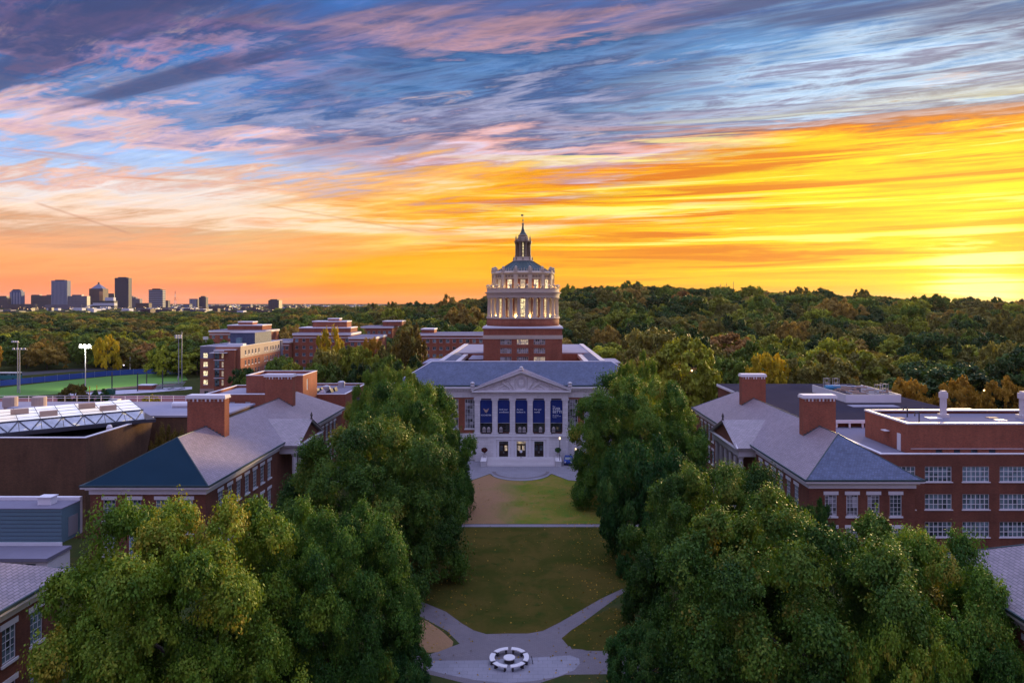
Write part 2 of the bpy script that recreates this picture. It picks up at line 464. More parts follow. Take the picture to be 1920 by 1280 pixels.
def lawn_mat(name, a, b, c, seed, edge=None):
    m, t = new_mat(name)
    pos = t.n('ShaderNodeNewGeometry').outputs['Position']
    n1 = t.noise(pos, 0.12 + seed * 0.02, 6, 0.65, 0.6)
    n2 = t.noise(pos, 0.6, 4, 0.6)
    n3 = t.noise(pos, 9.0, 3, 0.7)
    col = t.mix(t.mr(n1, 0.36, 0.62), (*a, 1), (*b, 1))
    col = t.mix(t.mr(n2, 0.5, 0.75), col, (*c, 1))
    if edge is not None:                      # worn, dry grass on one side of the lawn
        p = t.sep(pos)
        f = t.m('ADD', t.mr(p[0], edge[0], edge[1]), t.m('MULTIPLY', t.m('SUBTRACT', n1, 0.5), 1.2), clamp=True)
        col = t.mix(f, col, (*edge[2], 1))
    k = t.m('ADD', 0.35, t.m('ADD', t.m('MULTIPLY', n3, 0.9), t.m('MULTIPLY', t.noise(pos, 2.3, 5, 0.7), 0.4)))
    col = t.mix(1.0, col, t.xyz(k, k, k), 'MULTIPLY')
    return finish(m, t, col, 0.95, 0.0, n3, 0.03)


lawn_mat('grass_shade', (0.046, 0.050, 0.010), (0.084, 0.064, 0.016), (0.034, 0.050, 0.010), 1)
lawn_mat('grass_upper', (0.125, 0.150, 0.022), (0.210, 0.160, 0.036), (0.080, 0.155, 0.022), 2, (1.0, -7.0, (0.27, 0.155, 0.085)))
lawn_mat('grass_rough', (0.040, 0.055, 0.018), (0.055, 0.058, 0.020), (0.070, 0.060, 0.025), 3)
lawn_mat('far_country', (0.040, 0.044, 0.034), (0.060, 0.052, 0.044), (0.034, 0.042, 0.030), 0)


def paving(name, rgb, w, h, rough=0.55):
    m, t = new_mat(name)
    pos = t.n('ShaderNodeNewGeometry').outputs['Position']
    br = t.n('ShaderNodeTexBrick')
    t.put(br.inputs['Vector'], pos)
    br.inputs['Scale'].default_value = 1.0
    br.inputs['Brick Width'].default_value = w
    br.inputs['Row Height'].default_value = h
    br.inputs['Mortar Size'].default_value = 0.012
    br.inputs['Color1'].default_value = (*[c * 0.93 for c in rgb], 1)
    br.inputs['Color2'].default_value = (*[c * 1.07 for c in rgb], 1)
    br.inputs['Mortar'].default_value = (*[c * 0.55 for c in rgb], 1)
    n1 = t.noise(pos, 0.35, 6, 0.65, 0.5)
    n2 = t.noise(pos, 6.0, 3, 0.6)
    k = t.m('ADD', 0.62, t.m('ADD', t.m('MULTIPLY', n1, 0.56), t.m('MULTIPLY', n2, 0.2)))
    col = t.mix(1.0, br.outputs['Color'], t.xyz(k, k, k), 'MULTIPLY')
    return finish(m, t, col, t.mr(n1, 0.3, 0.7, rough - 0.15, rough + 0.2), 0.4, n2, 0.004)


paving('paving_dark', (0.22, 0.185, 0.21), 0.4, 0.2)
paving('paving_stone', (0.23, 0.215, 0.25), 0.9, 0.6)
paving('paving_brick', (0.155, 0.128, 0.14), 0.4, 0.2)
paving('paving_pale', (0.50, 0.47, 0.53), 1.5, 1.5)


def skyline_mat(name, rgb, w, h, dark=0.55, vert=False):
    return brickwork(name, rgb, tuple(c * dark for c in rgb), w, h, 0.05, 1.0, 0.9 if not vert else 1.2, 0.4, 0.1, 0.0, offset=0.0)


# ------------------------------------------------------------------ mesh helpers
WPOS = {}


class MB:
    def __init__(s):
        s.v, s.f = [], []

    def add(s, vs, fs):
        o = len(s.v)
        s.v.extend(tuple(p) for p in vs)
        s.f.extend(tuple(i + o for i in f) for f in fs)
        return s

    def box(s, x0, x1, y0, y1, z0, z1):
        return s.add([(x0, y0, z0), (x1, y0, z0), (x1, y1, z0), (x0, y1, z0), (x0, y0, z1), (x1, y0, z1), (x1, y1, z1), (x0, y1, z1)],
                     [(3, 2, 1, 0), (4, 5, 6, 7), (0, 1, 5, 4), (1, 2, 6, 5), (2, 3, 7, 6), (3, 0, 4, 7)])

    def ring(s, x0, x1, y0, y1, z0, z1, t):
        """a rectangular ring of thickness t inside the outline"""
        o = [(x0, y0), (x1, y0), (x1, y1), (x0, y1)]
        i = [(x0 + t, y0 + t), (x1 - t, y0 + t), (x1 - t, y1 - t), (x0 + t, y1 - t)]
        vs = [(*p, z) for z in (z0, z1) for p in o] + [(*p, z) for z in (z0, z1) for p in i]
        fs = []
        for k in range(4):
            n = (k + 1) % 4
            fs += [(k, n, 4 + n, 4 + k), (8 + n, 8 + k, 12 + k, 12 + n), (4 + k, 4 + n, 12 + n, 12 + k), (n, k, 8 + k, 8 + n)]
        return s.add(vs, fs)

    def prism(s, pts, z0, z1):
        n = len(pts)
        vs = [(x, y, z0) for x, y in pts] + [(x, y, z1) for x, y in pts]
        fs = [tuple(range(n - 1, -1, -1)), tuple(range(n, 2 * n))] + [(i, (i + 1) % n, n + (i + 1) % n, n + i) for i in range(n)]
        return s.add(vs, fs)

    def lathe(s, x, y, prof, n=24, a0=0.0):
        vs, fs = [], []
        for r, z in prof:
            for k in range(n):
                a = a0 + 2 * math.pi * k / n
                vs.append((x + r * math.cos(a), y + r * math.sin(a), z))
        for i in range(len(prof) - 1):
            for k in range(n):
                k2 = (k + 1) % n
                fs.append((i * n + k, i * n + k2, (i + 1) * n + k2, (i + 1) * n + k))
        fs.append(tuple(range(n - 1, -1, -1)))
        fs.append(tuple((len(prof) - 1) * n + k for k in range(n)))
        return s.add(vs, fs)

    def tube(s, p, q, r, n=6, r2=None):
        p, q = Vector(p), Vector(q)
        d = (q - p).normalized()
        a = d.orthogonal().normalized()
        b = d.cross(a)
        r2 = r if r2 is None else r2
        vs = [p + (a * math.cos(2 * math.pi * k / n) + b * math.sin(2 * math.pi * k / n)) * r for k in range(n)]
        vs += [q + (a * math.cos(2 * math.pi * k / n) + b * math.sin(2 * math.pi * k / n)) * r2 for k in range(n)]
        return s.add(vs, [(k, (k + 1) % n, n + (k + 1) % n, n + k) for k in range(n)] + [tuple(range(n - 1, -1, -1)), tuple(range(n, 2 * n))])

    def path(s, pts, r, n=6):
        for p, q in zip(pts, pts[1:]):
            s.tube(p, q, r, n)
        return s

    def wall(s, p0, p1, z0, z1, ops=(), d=0.2):
        """upright wall from p0 to p1 (seen from the right-hand side of the walk) with recessed openings (u0, u1, za, zb)"""
        p0, p1 = Vector(p0), Vector(p1)
        L = (p1 - p0).length
        e = (p1 - p0) / L
        n = Vector((e.y, -e.x))
        P = lambda u, z, k=0.0: (p0.x + e.x * u - n.x * k, p0.y + e.y * u - n.y * k, z)
        us = sorted({0.0, L, *[round(o[i], 4) for o in ops for i in (0, 1)]})
        zs = sorted({z0, z1, *[round(o[i], 4) for o in ops for i in (2, 3)]})
        for a, b in zip(us, us[1:]):
            for c, f in zip(zs, zs[1:]):
                um, zm = (a + b) / 2, (c + f) / 2
                if any(o[0] < um < o[1] and o[2] < zm < o[3] for o in ops):
                    continue
                s.add([P(a, c), P(b, c), P(b, f), P(a, f)], [(0, 1, 2, 3)])
        for u0, u1, za, zb in ops:
            q = [(u0, za), (u1, za), (u1, zb), (u0, zb)]
            for i in range(4):
                A, B = q[i], q[(i + 1) % 4]
                s.add([P(*A), P(*A, d), P(*B, d), P(*B)], [(0, 1, 2, 3)])
        return s

    def build(s, name, mat, parent=None, smooth=False):
        me = bpy.data.meshes.new(name)
        vs = np.array(s.v, dtype=float)
        lo, hi = vs.min(0), vs.max(0)
        o = np.array([(lo[0] + hi[0]) / 2, (lo[1] + hi[1]) / 2, lo[2]])
        me.from_pydata((vs - o).tolist(), [], s.f)
        if smooth:
            me.polygons.foreach_set('use_smooth', [True] * len(me.polygons))
        me.materials.append(MATS[mat] if isinstance(mat, str) else mat)
        ob = bpy.data.objects.new(name, me)
        C.objects.link(ob)
        W0 = np.zeros(3)
        if parent is not None:
            ob.parent = parent
            W0 = WPOS[parent.name]
        ob.location = (o - W0).tolist()
        WPOS[ob.name] = o
        return ob


def tag(o, label=None, cat=None, group=None, kind=None):
    for k, v in (('label', label), ('category', cat), ('group', group), ('kind', kind)):
        if v:
            o[k] = v
    return o


def thing(name, label, cat, loc=(0, 0, 0), group=None):
    o = bpy.data.objects.new(name, None)
    o.empty_display_size = 0.5
    C.objects.link(o)
    o.location = loc
    WPOS[o.name] = np.array(loc, dtype=float)
    return tag(o, label, cat, group)


def kids(o):
    return KIDS.get(o.name, [c for c in C.objects if c.parent == o])


KIDS = {}


def place(name, me, parent, loc, rot=0.0, mat=None, scale=None):
    """a mesh object at a world place (copies share mesh data)"""
    ob = bpy.data.objects.new(name, me)
    C.objects.link(ob)
    W0 = np.zeros(3)
    if parent is not None:
        ob.parent = parent
        W0 = WPOS[parent.name]
    ob.location = (np.array(loc, dtype=float) - W0).tolist()
    ob.rotation_euler = (0, 0, rot)
    if scale:
        ob.scale = scale
    if mat:
        ob.material_slots[0].link = 'OBJECT'
        ob.material_slots[0].material = MATS[mat]
    WPOS[ob.name] = np.array(loc, dtype=float)
    return ob


def raw_mesh(mb, name, mat):
    me = bpy.data.meshes.new(name)
    me.from_pydata(mb.v, [], mb.f)
    me.materials.append(MATS[mat])
    return me


WM = {}


def win_meshes(w, h, nx, ny, bar):
    k = (round(w, 3), round(h, 3), nx, ny, bar)
    if k not in WM:
        p = MB().box(-w / 2, w / 2, -0.015, 0.015, 0, h)
        f = MB()
        b = 0.07 if w > 0.9 else 0.05
        f.box(-w / 2, -w / 2 + b, -0.06, -0.02, 0, h).box(w / 2 - b, w / 2, -0.06, -0.02, 0, h)
        f.box(-w / 2 + b, w / 2 - b, -0.06, -0.02, 0, b).box(-w / 2 + b, w / 2 - b, -0.06, -0.02, h - b, h)
        for i in range(1, nx):
            x = -w / 2 + w * i / nx
            f.box(x - bar / 2, x + bar / 2, -0.055, -0.02, b, h - b)
        for j in range(1, ny):
            z = h * j / ny
            f.box(-w / 2 + b, w / 2 - b, -0.05, -0.022, z - bar / 2, z + bar / 2)
        WM[k] = (p, f)
    return k


def window(parent, p0, e, u0, u1, za, zb, d, nx=2, ny=3, pane='pane_dark', frame='white_paint', lintel=0.0, sill=0.0, bar=0.045, trim='white_trim'):
    """a window in a wall opening: pane > frame, lintel, sill"""
    w, h = u1 - u0, zb - za
    n = Vector((e.y, -e.x))
    th = math.atan2(n.y, n.x) + math.pi / 2
    um = (u0 + u1) / 2
    k = win_meshes(w, h, nx, ny, bar)
    kk = (k, pane, frame, lintel, sill, trim)
    if kk not in WM:
        p, f = WM[k]
        ms = [raw_mesh(p, 'window', pane), raw_mesh(f, 'frame', frame)]
        if lintel:
            ms.append(raw_mesh(MB().box(-w / 2 - 0.18, w / 2 + 0.18, -d - 0.04, -d + 0.05, h, h + lintel), 'lintel', trim))
        if sill:
            ms.append(raw_mesh(MB().box(-w / 2 - 0.12, w / 2 + 0.12, -d - 0.12, -d + 0.05, -sill, 0), 'sill', trim))
        WM[kk] = ms
    loc = (p0[0] + e.x * um - n.x * d, p0[1] + e.y * um - n.y * d, za)
    g = place('window', WM[kk][0], parent, loc, th)
    for me in WM[kk][1:]:
        o = bpy.data.objects.new(me.name, me)
        C.objects.link(o)
        o.parent = g
    return g


def facade(mb, parent, p0, p1, z0, z1, wins, d=0.18):
    """wall plus its windows; wins: dicts with u0,u1,za,zb and window() options"""
    p0, p1 = Vector(p0), Vector(p1)
    e = (p1 - p0).normalized()
    mb.wall(p0, p1, z0, z1, [(w['u0'], w['u1'], w['za'], w['zb']) for w in wins], d)
    for w in wins:
        window(parent, p0, e, d=d - 0.04, **w)


def row(cs, w, za, zb, **kw):
    return [dict(u0=c - w / 2, u1=c + w / 2, za=za, zb=zb, **kw) for c in cs]


def block(root, x0, x1, y0, y1, z0, z1, mat, S=(), E=(), Wt=(), roof='flat_roof', para=0.5, coping='white_trim', cop=0.12, over=0.06, wname='wall', copt=0.4):
    """flat-roofed building body: walls with openings, roof slab behind a parapet, coping on it"""
    mb = MB()
    facade(mb, root, (x0, y0), (x1, y0), z0, z1, list(S))
    facade(mb, root, (x1, y0), (x1, y1), z0, z1, list(E))
    facade(mb, root, (x1, y1), (x0, y1), z0, z1, [])
    facade(mb, root, (x0, y1), (x0, y0), z0, z1, [dict(w, u0=(y1 - y0) - w['u1'], u1=(y1 - y0) - w['u0']) for w in Wt])
    t = 0.3
    mb.wall((x1 - t, y0 + t), (x0 + t, y0 + t), z1 - para, z1).wall((x1 - t, y1 - t), (x1 - t, y0 + t), z1 - para, z1)
    mb.wall((x0 + t, y1 - t), (x1 - t, y1 - t), z1 - para, z1).wall((x0 + t, y0 + t), (x0 + t, y1 - t), z1 - para, z1)
    wl = mb.build(wname, mat, root)
    MB().box(x0 + t - .02, x1 - t + .02, y0 + t - .02, y1 - t + .02, z1 - para - 0.2, z1 - para).build('roof', roof, root)
    MB().ring(x0 - over, x1 + over, y0 - over, y1 + over, z1 + 0.003, z1 + cop, copt).build('coping', coping, root)
    return wl


def hip(x0, x1, y0, y1, ze, zr, th=0.25, run=None):
    """hipped roof with the ridge along y"""
    r = (x1 - x0) / 2 if run is None else run
    xm = (x0 + x1) / 2
    vs = [(x0, y0, ze), (x1, y0, ze), (x1, y1, ze), (x0, y1, ze), (xm, y0 + r, zr), (xm, y1 - r, zr)]
    vs += [(x0, y0, ze - th), (x1, y0, ze - th), (x1, y1, ze - th), (x0, y1, ze - th)]
    return MB().add(vs, [(0, 1, 4), (1, 2, 5, 4), (2, 3, 5), (3, 0, 4, 5), (9, 8, 7, 6), (0, 6, 7, 1), (1, 7, 8, 2), (2, 8, 9, 3), (3, 9, 6, 0)])


def G(px, py, z=0.0):
    """survey helper: the ground point seen along a sight line"""
    y = (EYE - z) * 1280 / (py - 567)
    return ((px - 990) * y / 1280, y)


def flat(name, pts, z, mat, label=None, cat=None, kind='structure'):
    ob = MB().add([(x, y, z) for x, y in pts], [tuple(range(len(pts)))]).build(name, mat)
    return tag(ob, label, cat, kind=kind)


def text_mesh(body, size, mat, name='lettering', align='CENTER', depth=0.008, font_scale=1.0, space=0.9):
    cu = bpy.data.curves.new(name, 'FONT')
    cu.body = body
    cu.size = size
    cu.align_x = align
    cu.align_y = 'CENTER'
    cu.space_line = space
    cu.extrude = depth
    cu.offset = 0.012 * size
    cu.resolution_u = 2
    ob = bpy.data.objects.new(name, cu)
    C.objects.link(ob)
    dg = bpy.context.evaluated_depsgraph_get()
    me = bpy.data.meshes.new_from_object(ob.evaluated_get(dg))
    bpy.data.objects.remove(ob)
    bpy.data.curves.remove(cu)
    me.name = name
    me.transform(Matrix.Rotation(R(90), 4, 'X'))
    me.materials.clear()
    me.materials.append(MATS[mat])
    return me

# ------------------------------------------------------------------ ground
HU = [-1.4, -0.8, -0.3, -0.2, -0.1, -0.03, 0.05, 0.12, 0.25, 0.35, 0.45, 0.6, 0.75, 1.4]
HA = [1, 1, 2, 8, 16, 21, 26, 32, 31, 27, 22, 17, 13, 10]


def height(x, y):
    x, y = np.asarray(x, float), np.asarray(y, float)
    ys = np.maximum(y, 1.0)
    a = np.interp(x / ys, HU, HA)
    y0 = np.interp(x / ys, [-.5, -.38], [360, 235])
    s = np.clip((ys - y0) / (700 - y0), 0, 1)
    s = s * s * (3 - 2 * s)
    f = np.clip((ys - 900) / 1000, 0, 1)
    f = 1 - f * f * (3 - 2 * f)
    return a * s * f


def build_ground():
    ys = np.concatenate([[-400, -100, 0], np.linspace(40, 230, 20), np.linspace(245, 1000, 46), np.geomspace(1080, 16000, 20)])
    us = np.linspace(-1.05, 1.05, 71)
    vs, fs = [], []
    for y in ys:
        xs = us * (max(y, 0) + 400)
        zz = height(xs, np.full_like(xs, y))
        vs += [(float(a), float(y), float(b)) for a, b in zip(xs, zz)]
    n = len(us)
    for j in range(len(ys) - 1):
        for i in range(n - 1):
            fs.append((j * n + i, j * n + i + 1, (j + 1) * n + i + 1, (j + 1) * n + i))
    near = MB()
    near.v, near.f = vs, fs
    g = near.build('ground', 'grass_rough', smooth=True)
    tag(g, kind='structure')
    g.data.materials.append(MATS['far_country'])
    for p in g.data.polygons:
        if g.data.vertices[p.vertices[0]].co.y + g.location.y > 1400:
            p.material_index = 1


build_ground()


def arc(cx, cy, r, a0, a1, n=24, ry=None):
    ry = r if ry is None else ry
    return [(cx + r * math.cos(R(a0 + (a1 - a0) * k / n)), cy + ry * math.sin(R(a0 + (a1 - a0) * k / n))) for k in range(n + 1)]


AX = -1.4                                     # axis of the quad and of the library
pts = [(-16, 101.9)] + [(12, 101.9), (13.5, 124.5), (7.5, 126.6), (4.6, 131.2)] + arc(AX, 132.5, 6.0, -12, -168, 16, 6.2)[0:] + [(-7.4, 131.2), (-10.4, 126.6), (-16, 124.5)]
flat('lawn', pts, 0.012, 'grass_upper')
lo = [G(*p) for p in ((700, 1090), (836, 1146), (866, 1168), (888, 1181), (912, 1188), (950, 1187), (990, 1187), (1018, 1182), (1050, 1166), (1090, 1143), (1128, 1121), (1200, 1088))]
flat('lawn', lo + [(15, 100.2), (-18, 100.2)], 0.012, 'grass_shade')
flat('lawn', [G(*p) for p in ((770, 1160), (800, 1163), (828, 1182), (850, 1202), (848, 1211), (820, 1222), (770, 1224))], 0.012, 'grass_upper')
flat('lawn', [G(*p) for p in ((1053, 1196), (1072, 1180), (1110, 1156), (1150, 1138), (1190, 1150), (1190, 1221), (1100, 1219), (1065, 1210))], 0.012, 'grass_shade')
flat('path', [(-40, 100.5), (40, 100.5), (40, 101.7), (-40, 101.7)], 0.008, 'paving_dark')
# paving round the fire table
pl = [G(*p) for p in ((700, 1085), (815, 1128), (846, 1140), (904, 1186), (990, 1182), (1048, 1164), (1124, 1117), (1160, 1098), (1172, 1108), (1058, 1192), (1072, 1216), (1200, 1220), (1200, 1262), (1060, 1264), (950, 1300), (800, 1262), (700, 1262), (700, 1235), (800, 1228), (862, 1206), (838, 1182), (780, 1150), (700, 1110))]
flat('path', pl, 0.006, 'paving_brick')
flat('plaza', [G(*p) for p in ((800, 1238), (900, 1237), (1000, 1232), (1070, 1228), (1086, 1234), (1087, 1244), (1076, 1256), (1045, 1268), (1000, 1276), (950, 1280), (890, 1274), (830, 1262), (800, 1254))], 0.011, 'paving_stone')
# forecourt of the library
fc = [(-40, 125.5), (-16, 124.9), (-10.4, 127.0), (-7.4, 131.6)] + arc(AX, 132.5, 5.8, 192, 348, 16, 6.0) + [(4.6, 131.6), (7.5, 127.0), (13.5, 124.9), (40, 125.5), (40, 142.6), (-40, 142.6)]
flat('forecourt', fc, 0.016, 'paving_stone')
flat('forecourt_ring', arc(AX, 133.4, 5.6, 180, 360, 20, 5.6) + arc(AX, 133.4, 4.9, 360, 180, 20, 4.9), 0.021, 'paving_brick')
# sports field, track and roads on the left
flat('sports_field', [G(*p) for p in ((-120, 736), (0, 727), (130, 712.5), (210, 705), (280, 700.5), (345, 701), (352, 712), (330, 718), (250, 725), (150, 735), (60, 742), (-120, 750))], 0.03, 'turf_green')
flat('running_track', [G(*p) for p in ((-120, 752), (60, 746), (150, 742), (300, 741), (380, 742), (380, 752), (200, 756), (-120, 764))], 0.034, 'track_red')
flat('clay_strip', [G(*p) for p in ((150, 735.6), (205, 727.5), (268, 722.5), (330, 719.5), (326, 722.0), (268, 726.5), (210, 731), (165, 735.8))], 0.042, 'clay')
flat('field_path', [G(*p) for p in ((112, 737.5), (166, 735.9), (215, 732), (290, 728), (360, 725), (360, 729.5), (290, 735), (215, 739.5), (112, 741))], 0.038, 'paving_pale')
flat('road', [G(*p) for p in ((-120, 716), (0, 706.5), (60, 702.5), (130, 697), (200, 693.5), (370, 688.5), (370, 685), (200, 689), (130, 691.5), (60, 696.5), (0, 700), (-120, 708))], 0.02, 'asphalt')

# ------------------------------------------------------------------ library
LY = 142.0


def library():
    b = thing('library_building', 'grand red brick and pale stone library with blue slate roof behind six tall columns', 'library', (AX, LY, 0))
    hw, y0, y1 = 27.0, LY + 1.2, LY + 15
    # lower stone storey of the wings and their brick upper storey with tall windows
    wcs = [10.75 + 3.52 * k for k in range(5)]
    mb = MB()
    for sgn in (-1, 1):
        xa, xb = (AX + 8.95, AX + hw) if sgn > 0 else (AX - hw, AX - 8.95)
        cs = [(c - 8.95) if sgn > 0 else (hw - c) for c in (wcs if sgn > 0 else wcs[::-1])]
        MB().box(xa, xb, y0 - 0.12, y0 + 0.6, 0, 5.6).build('plinth', 'ashlar', b)
        facade(mb, b, (xa, y0), (xb, y0), 5.6, 13.1, row(cs, 2.15, 6.6, 12.75, nx=4, ny=6, pane='pane_curtain', lintel=0.0, sill=0.25))
    mb.wall((AX + hw, y0), (AX + hw, y1), 0, 13.1).wall((AX - hw, y1), (AX - hw, y0), 0, 13.1).wall((AX + hw, y1), (AX - hw, y1), 0, 13.1)
    mb.build('wall', 'brick_red', b)
    ent = MB().ring(AX - hw - .1, AX + hw + .1, y0 - .1, y1 + .1, 13.1, 14.75, 0.8)
    ent.build('entablature', 'ashlar', b)
    cor = MB().ring(AX - hw - .45, AX + hw + .45, y0 - .45, y1 + .45, 14.75, 15.05, 1.3).ring(AX - hw - .8, AX + hw + .8, y0 - .8, y1 + .8, 15.05, 15.4, 1.6)
    cor.build('cornice', 'white_trim', b)
    dn = MB()
    for k in range(90):
        x = AX - hw + 0.6 * k
        if abs(x - AX) > 10.3:
            dn.box(x, x + 0.32, y0 - .42, y0 - .12, 14.5, 14.748)
    tag(dn.build('dentils', 'white_trim', b), kind='stuff')
    rf = hip(0, 1, 0, 1, 0, 1)
    rf.v.clear(), rf.f.clear()
    ex, ya, yb, ze, zr = hw + .65, y0 - .65, y1 + .65, 15.45, 20.05
    ym, run = (ya + yb) / 2, 7.9
    v = [(AX - ex, ya, ze), (AX + ex, ya, ze), (AX + ex, yb, ze), (AX - ex, yb, ze), (AX - ex + run, ym, zr), (AX + ex - run, ym, zr)]
    v += [(p[0], p[1], 15.41) for p in v[:4]]
    rf.add(v, [(0, 1, 5, 4), (1, 2, 5), (2, 3, 4, 5), (3, 0, 4), (6, 9, 8, 7), (0, 6, 7, 1), (1, 7, 8, 2), (2, 8, 9, 3), (3, 9, 6, 0)])
    rf.build('roof', 'slate_blue', b)
    rc = MB().path([v[0], v[4], v[5], v[1]], 0.11, 6)
    rc.build('ridge_cap', 'white_trim', b)
    MB().ring(AX - ex + .02, AX + ex - .02, ya + .02, yb - .02, 15.452, 15.75, 0.12).build('gutter', 'copper_green', b)

    # portico ----------------------------------------------------------
    pw = 9.7
    lower = MB()
    dcs = [-3.67, 0.0, 3.67]
    lower.wall((AX - pw, LY), (AX + pw, LY), 0, 5.1, [(c + pw - 0.95, c + pw + 0.95, 0.9, 4.15) for c in dcs], 0.55)
    lower.wall((AX + pw, LY), (AX + pw, LY + 1.1), 0, 5.1).wall((AX - pw, LY + 1.1), (AX - pw, LY), 0, 5.1)
    lower.build('portico_wall', 'ashlar', b)
    MB().box(AX - pw - .15, AX + pw + .15, LY - .18, LY + 2.6, 5.1, 5.55).build('string_course', 'white_trim', b)
    for c in dcs:
        x = AX + c
        fr = MB()
        fr.box(x - 1.35, x - .97, LY - .14, LY - .004, 0.9, 4.55).box(x + .97, x + 1.35, LY - .14, LY - .004, 0.9, 4.55)
        fr.box(x - .97, x + .97, LY - .14, LY - .004, 4.17, 4.55).box(x - 1.5, x + 1.5, LY - .28, LY - .005, 4.57, 4.75)
        fr.build('door_surround', 'white_trim', b)
    for x in (-1.83, 1.83, -5.5, 5.5):
        MB().box(AX + x - .28, AX + x + .28, LY - .1, LY - .003, 0.9, 5.09).build('pilaster', 'white_trim', b)
    for i, c in enumerate(dcs):
        x = AX + c
        MB().box(x - .93, x - .02, LY + .42, LY + .5, 0.9, 3.5).build('door', 'door_dark', b)
        d = MB().box(x + .02, x + .93, LY + .42, LY + .5, 0.9, 3.5).build('door', 'door_dark', b)
        MB().box(x - .93, x + .93, LY + .43, LY + .47, 3.56, 4.12).build('transom', 'pane_lit' if i == 1 else 'pane_dark', d)
        for sx in (-1, 1):
            MB().box(x + sx * .48 - .27, x + sx * .48 + .27, LY + .385, LY + .418, 2.15, 3.2).build('door_pane', 'pane_lit' if i == 1 or (i == 0 and sx > 0) else 'pane_dark', d)
            MB().box(x + sx * .09 - .02, x + sx * .09 + .02, LY + .36, LY + .41, 1.6, 2.0).build('handle', 'metal_grey', d)
    # open gallery behind the columns
    gal = MB()
    gal.box(AX - pw, AX + pw, LY - .1, LY + 1.0, 5.552, 5.62)
    gal.build('gallery_floor', 'stone', b)
    back = MB()
    gw = row([pw - 1 + (i - 2) * 3.66 for i in range(5)], 2.3, 5.9, 12.4, nx=4, ny=6, pane='pane_dark', frame='metal_dark')
    facade(back, b, (AX - pw + 1, LY + 1.0), (AX + pw - 1, LY + 1.0), 5.56, 13.05, gw, 0.15)
    back.build('gallery_wall', 'brick_dark', b)
    for s in (-1, 1):
        MB().box(AX + s * (pw - .5) - .5, AX + s * (pw - .5) + .5, LY - .0, LY + 1.15, 5.56, 13.05).build('pier', 'ashlar', b)
    col = MB().box(-.72, .72, -.5, .5, 0, .28).box(-.55, .55, -.42, .42, .28, 7.02).box(-.62, .62, -.46, .46, 6.86, 7.02).box(-.74, .74, -.52, .52, 7.02, 7.44)
    cme = raw_mesh(col, 'column', 'ashlar')
    for i in range(6):
        place('column', cme, b, (AX + (i - 2.5) * 3.66, LY + .38, 5.62))
    for i in range(5):
        rail = MB()
        x = AX + (i - 2) * 3.66
        rail.box(x - 1.2, x + 1.2, LY + .1, LY + .16, 6.42, 6.5)
        for k in range(13):
            rail.box(x - 1.15 + k * .19, x - 1.12 + k * .19, LY + .115, LY + .145, 5.63, 6.42)
        rail.build('balcony_rail', 'metal_dark', b)
    MB().box(AX - pw - .05, AX + pw + .05, LY - .12, LY + 1.35, 13.07, 14.35).build('portico_frieze', 'ashlar', b)
    fz = MB()
    for i in range(27):
        x = AX - 9.6 + i * .74
        fz.box(x, x + .4, LY - .3, LY - .125, 14.2, 14.42)
    fz.box(AX - pw - .1, AX + pw + .1, LY - .2, LY - .123, 13.62, 13.74)
    tag(fz.build('frieze_blocks', 'white_trim', b), kind='stuff')
    MB().box(AX - 10.25, AX + 10.25, LY - .85, LY + 1.5, 14.45, 14.75).box(AX - 10.0, AX + 10.0, LY - .6, LY + 1.4, 14.36, 14.448).build('portico_cornice', 'white_trim', b)
    ap = 18.55
    MB().add([(AX - 9.7, LY - .1, 14.752), (AX + 9.7, LY - .1, 14.752), (AX, LY - .1, ap - .4), (AX - 9.7, LY + 1, 14.752), (AX + 9.7, LY + 1, 14.752), (AX, LY + 1, ap - .4)],
             [(0, 1, 2), (5, 4, 3), (0, 3, 4, 1), (1, 4, 5, 2), (2, 5, 3, 0)]).build('tympanum', 'ashlar', b)
    rk = MB()
    for s in (-1, 1):
        for (o, th, z0) in ((-.85, .34, 0.0), (-.5, .3, -.3)):
            A, B = (AX + s * 10.3, 14.76 + z0 * .2), (AX, ap + z0)
            q = [A, B, (B[0], B[1] + th), (A[0], A[1] + th)]
            vs = [(x, LY + o, z) for x, z in q] + [(x, LY + 1.2, z) for x, z in q]
            rk.add(vs, [(0, 1, 2, 3), (7, 6, 5, 4), (0, 4, 5, 1), (1, 5, 6, 2), (2, 6, 7, 3), (3, 7, 4, 0)])
    rk.build('raking_cornice', 'white_trim', b)
    gr = MB()
    zb = 15.45 + 0.02
    yr = lambda z: ya + (z - 15.45) / 4.6 * (ym - ya)
    for s in (-1, 1):
        q = [(AX + s * 10.35, LY - .9, 15.12), (AX, LY - .9, ap + .36), (AX, yr(ap + .36) + .2, ap + .36), (AX + s * 9.6, yr(15.4) + .3, 15.4)]
        gr.add(q + [(p[0], p[1], p[2] - .02) for p in q], [(0, 1, 2, 3), (7, 6, 5, 4)])
    gr.build('portico_roof', 'slate_grey', b)
    MB().lathe(AX, LY - .4, [(.34, ap + .3), (.5, ap + .55), (.3, ap + .8), (.42, ap + 1.0), (.1, ap + 1.25)], 10).build('acroterion', 'stone', b)
    for s in (-1, 1):
        MB().lathe(AX + s * 10.1, LY - .4, [(.32, 15.0), (.3, 15.5), (.46, 15.75), (.3, 15.95), (.5, 16.35), (.12, 16.55)], 8).build('acroterion', 'stone', b)
    # carved relief: oval shield with supporters and scrolls
    rel = MB()
    cz = 16.5
    for r, k in ((.95, .13), (.72, .09)):
        p = [(AX + r * .88 * math.cos(2 * math.pi * i / 20), LY - .16, cz + r * 1.12 * math.sin(2 * math.pi * i / 20)) for i in range(21)]
        rel.path(p, k, 6)
    rel.prism([(AX + .5 * math.cos(2 * math.pi * i / 16), LY + 0) for i in range(3)], cz, cz + .01)
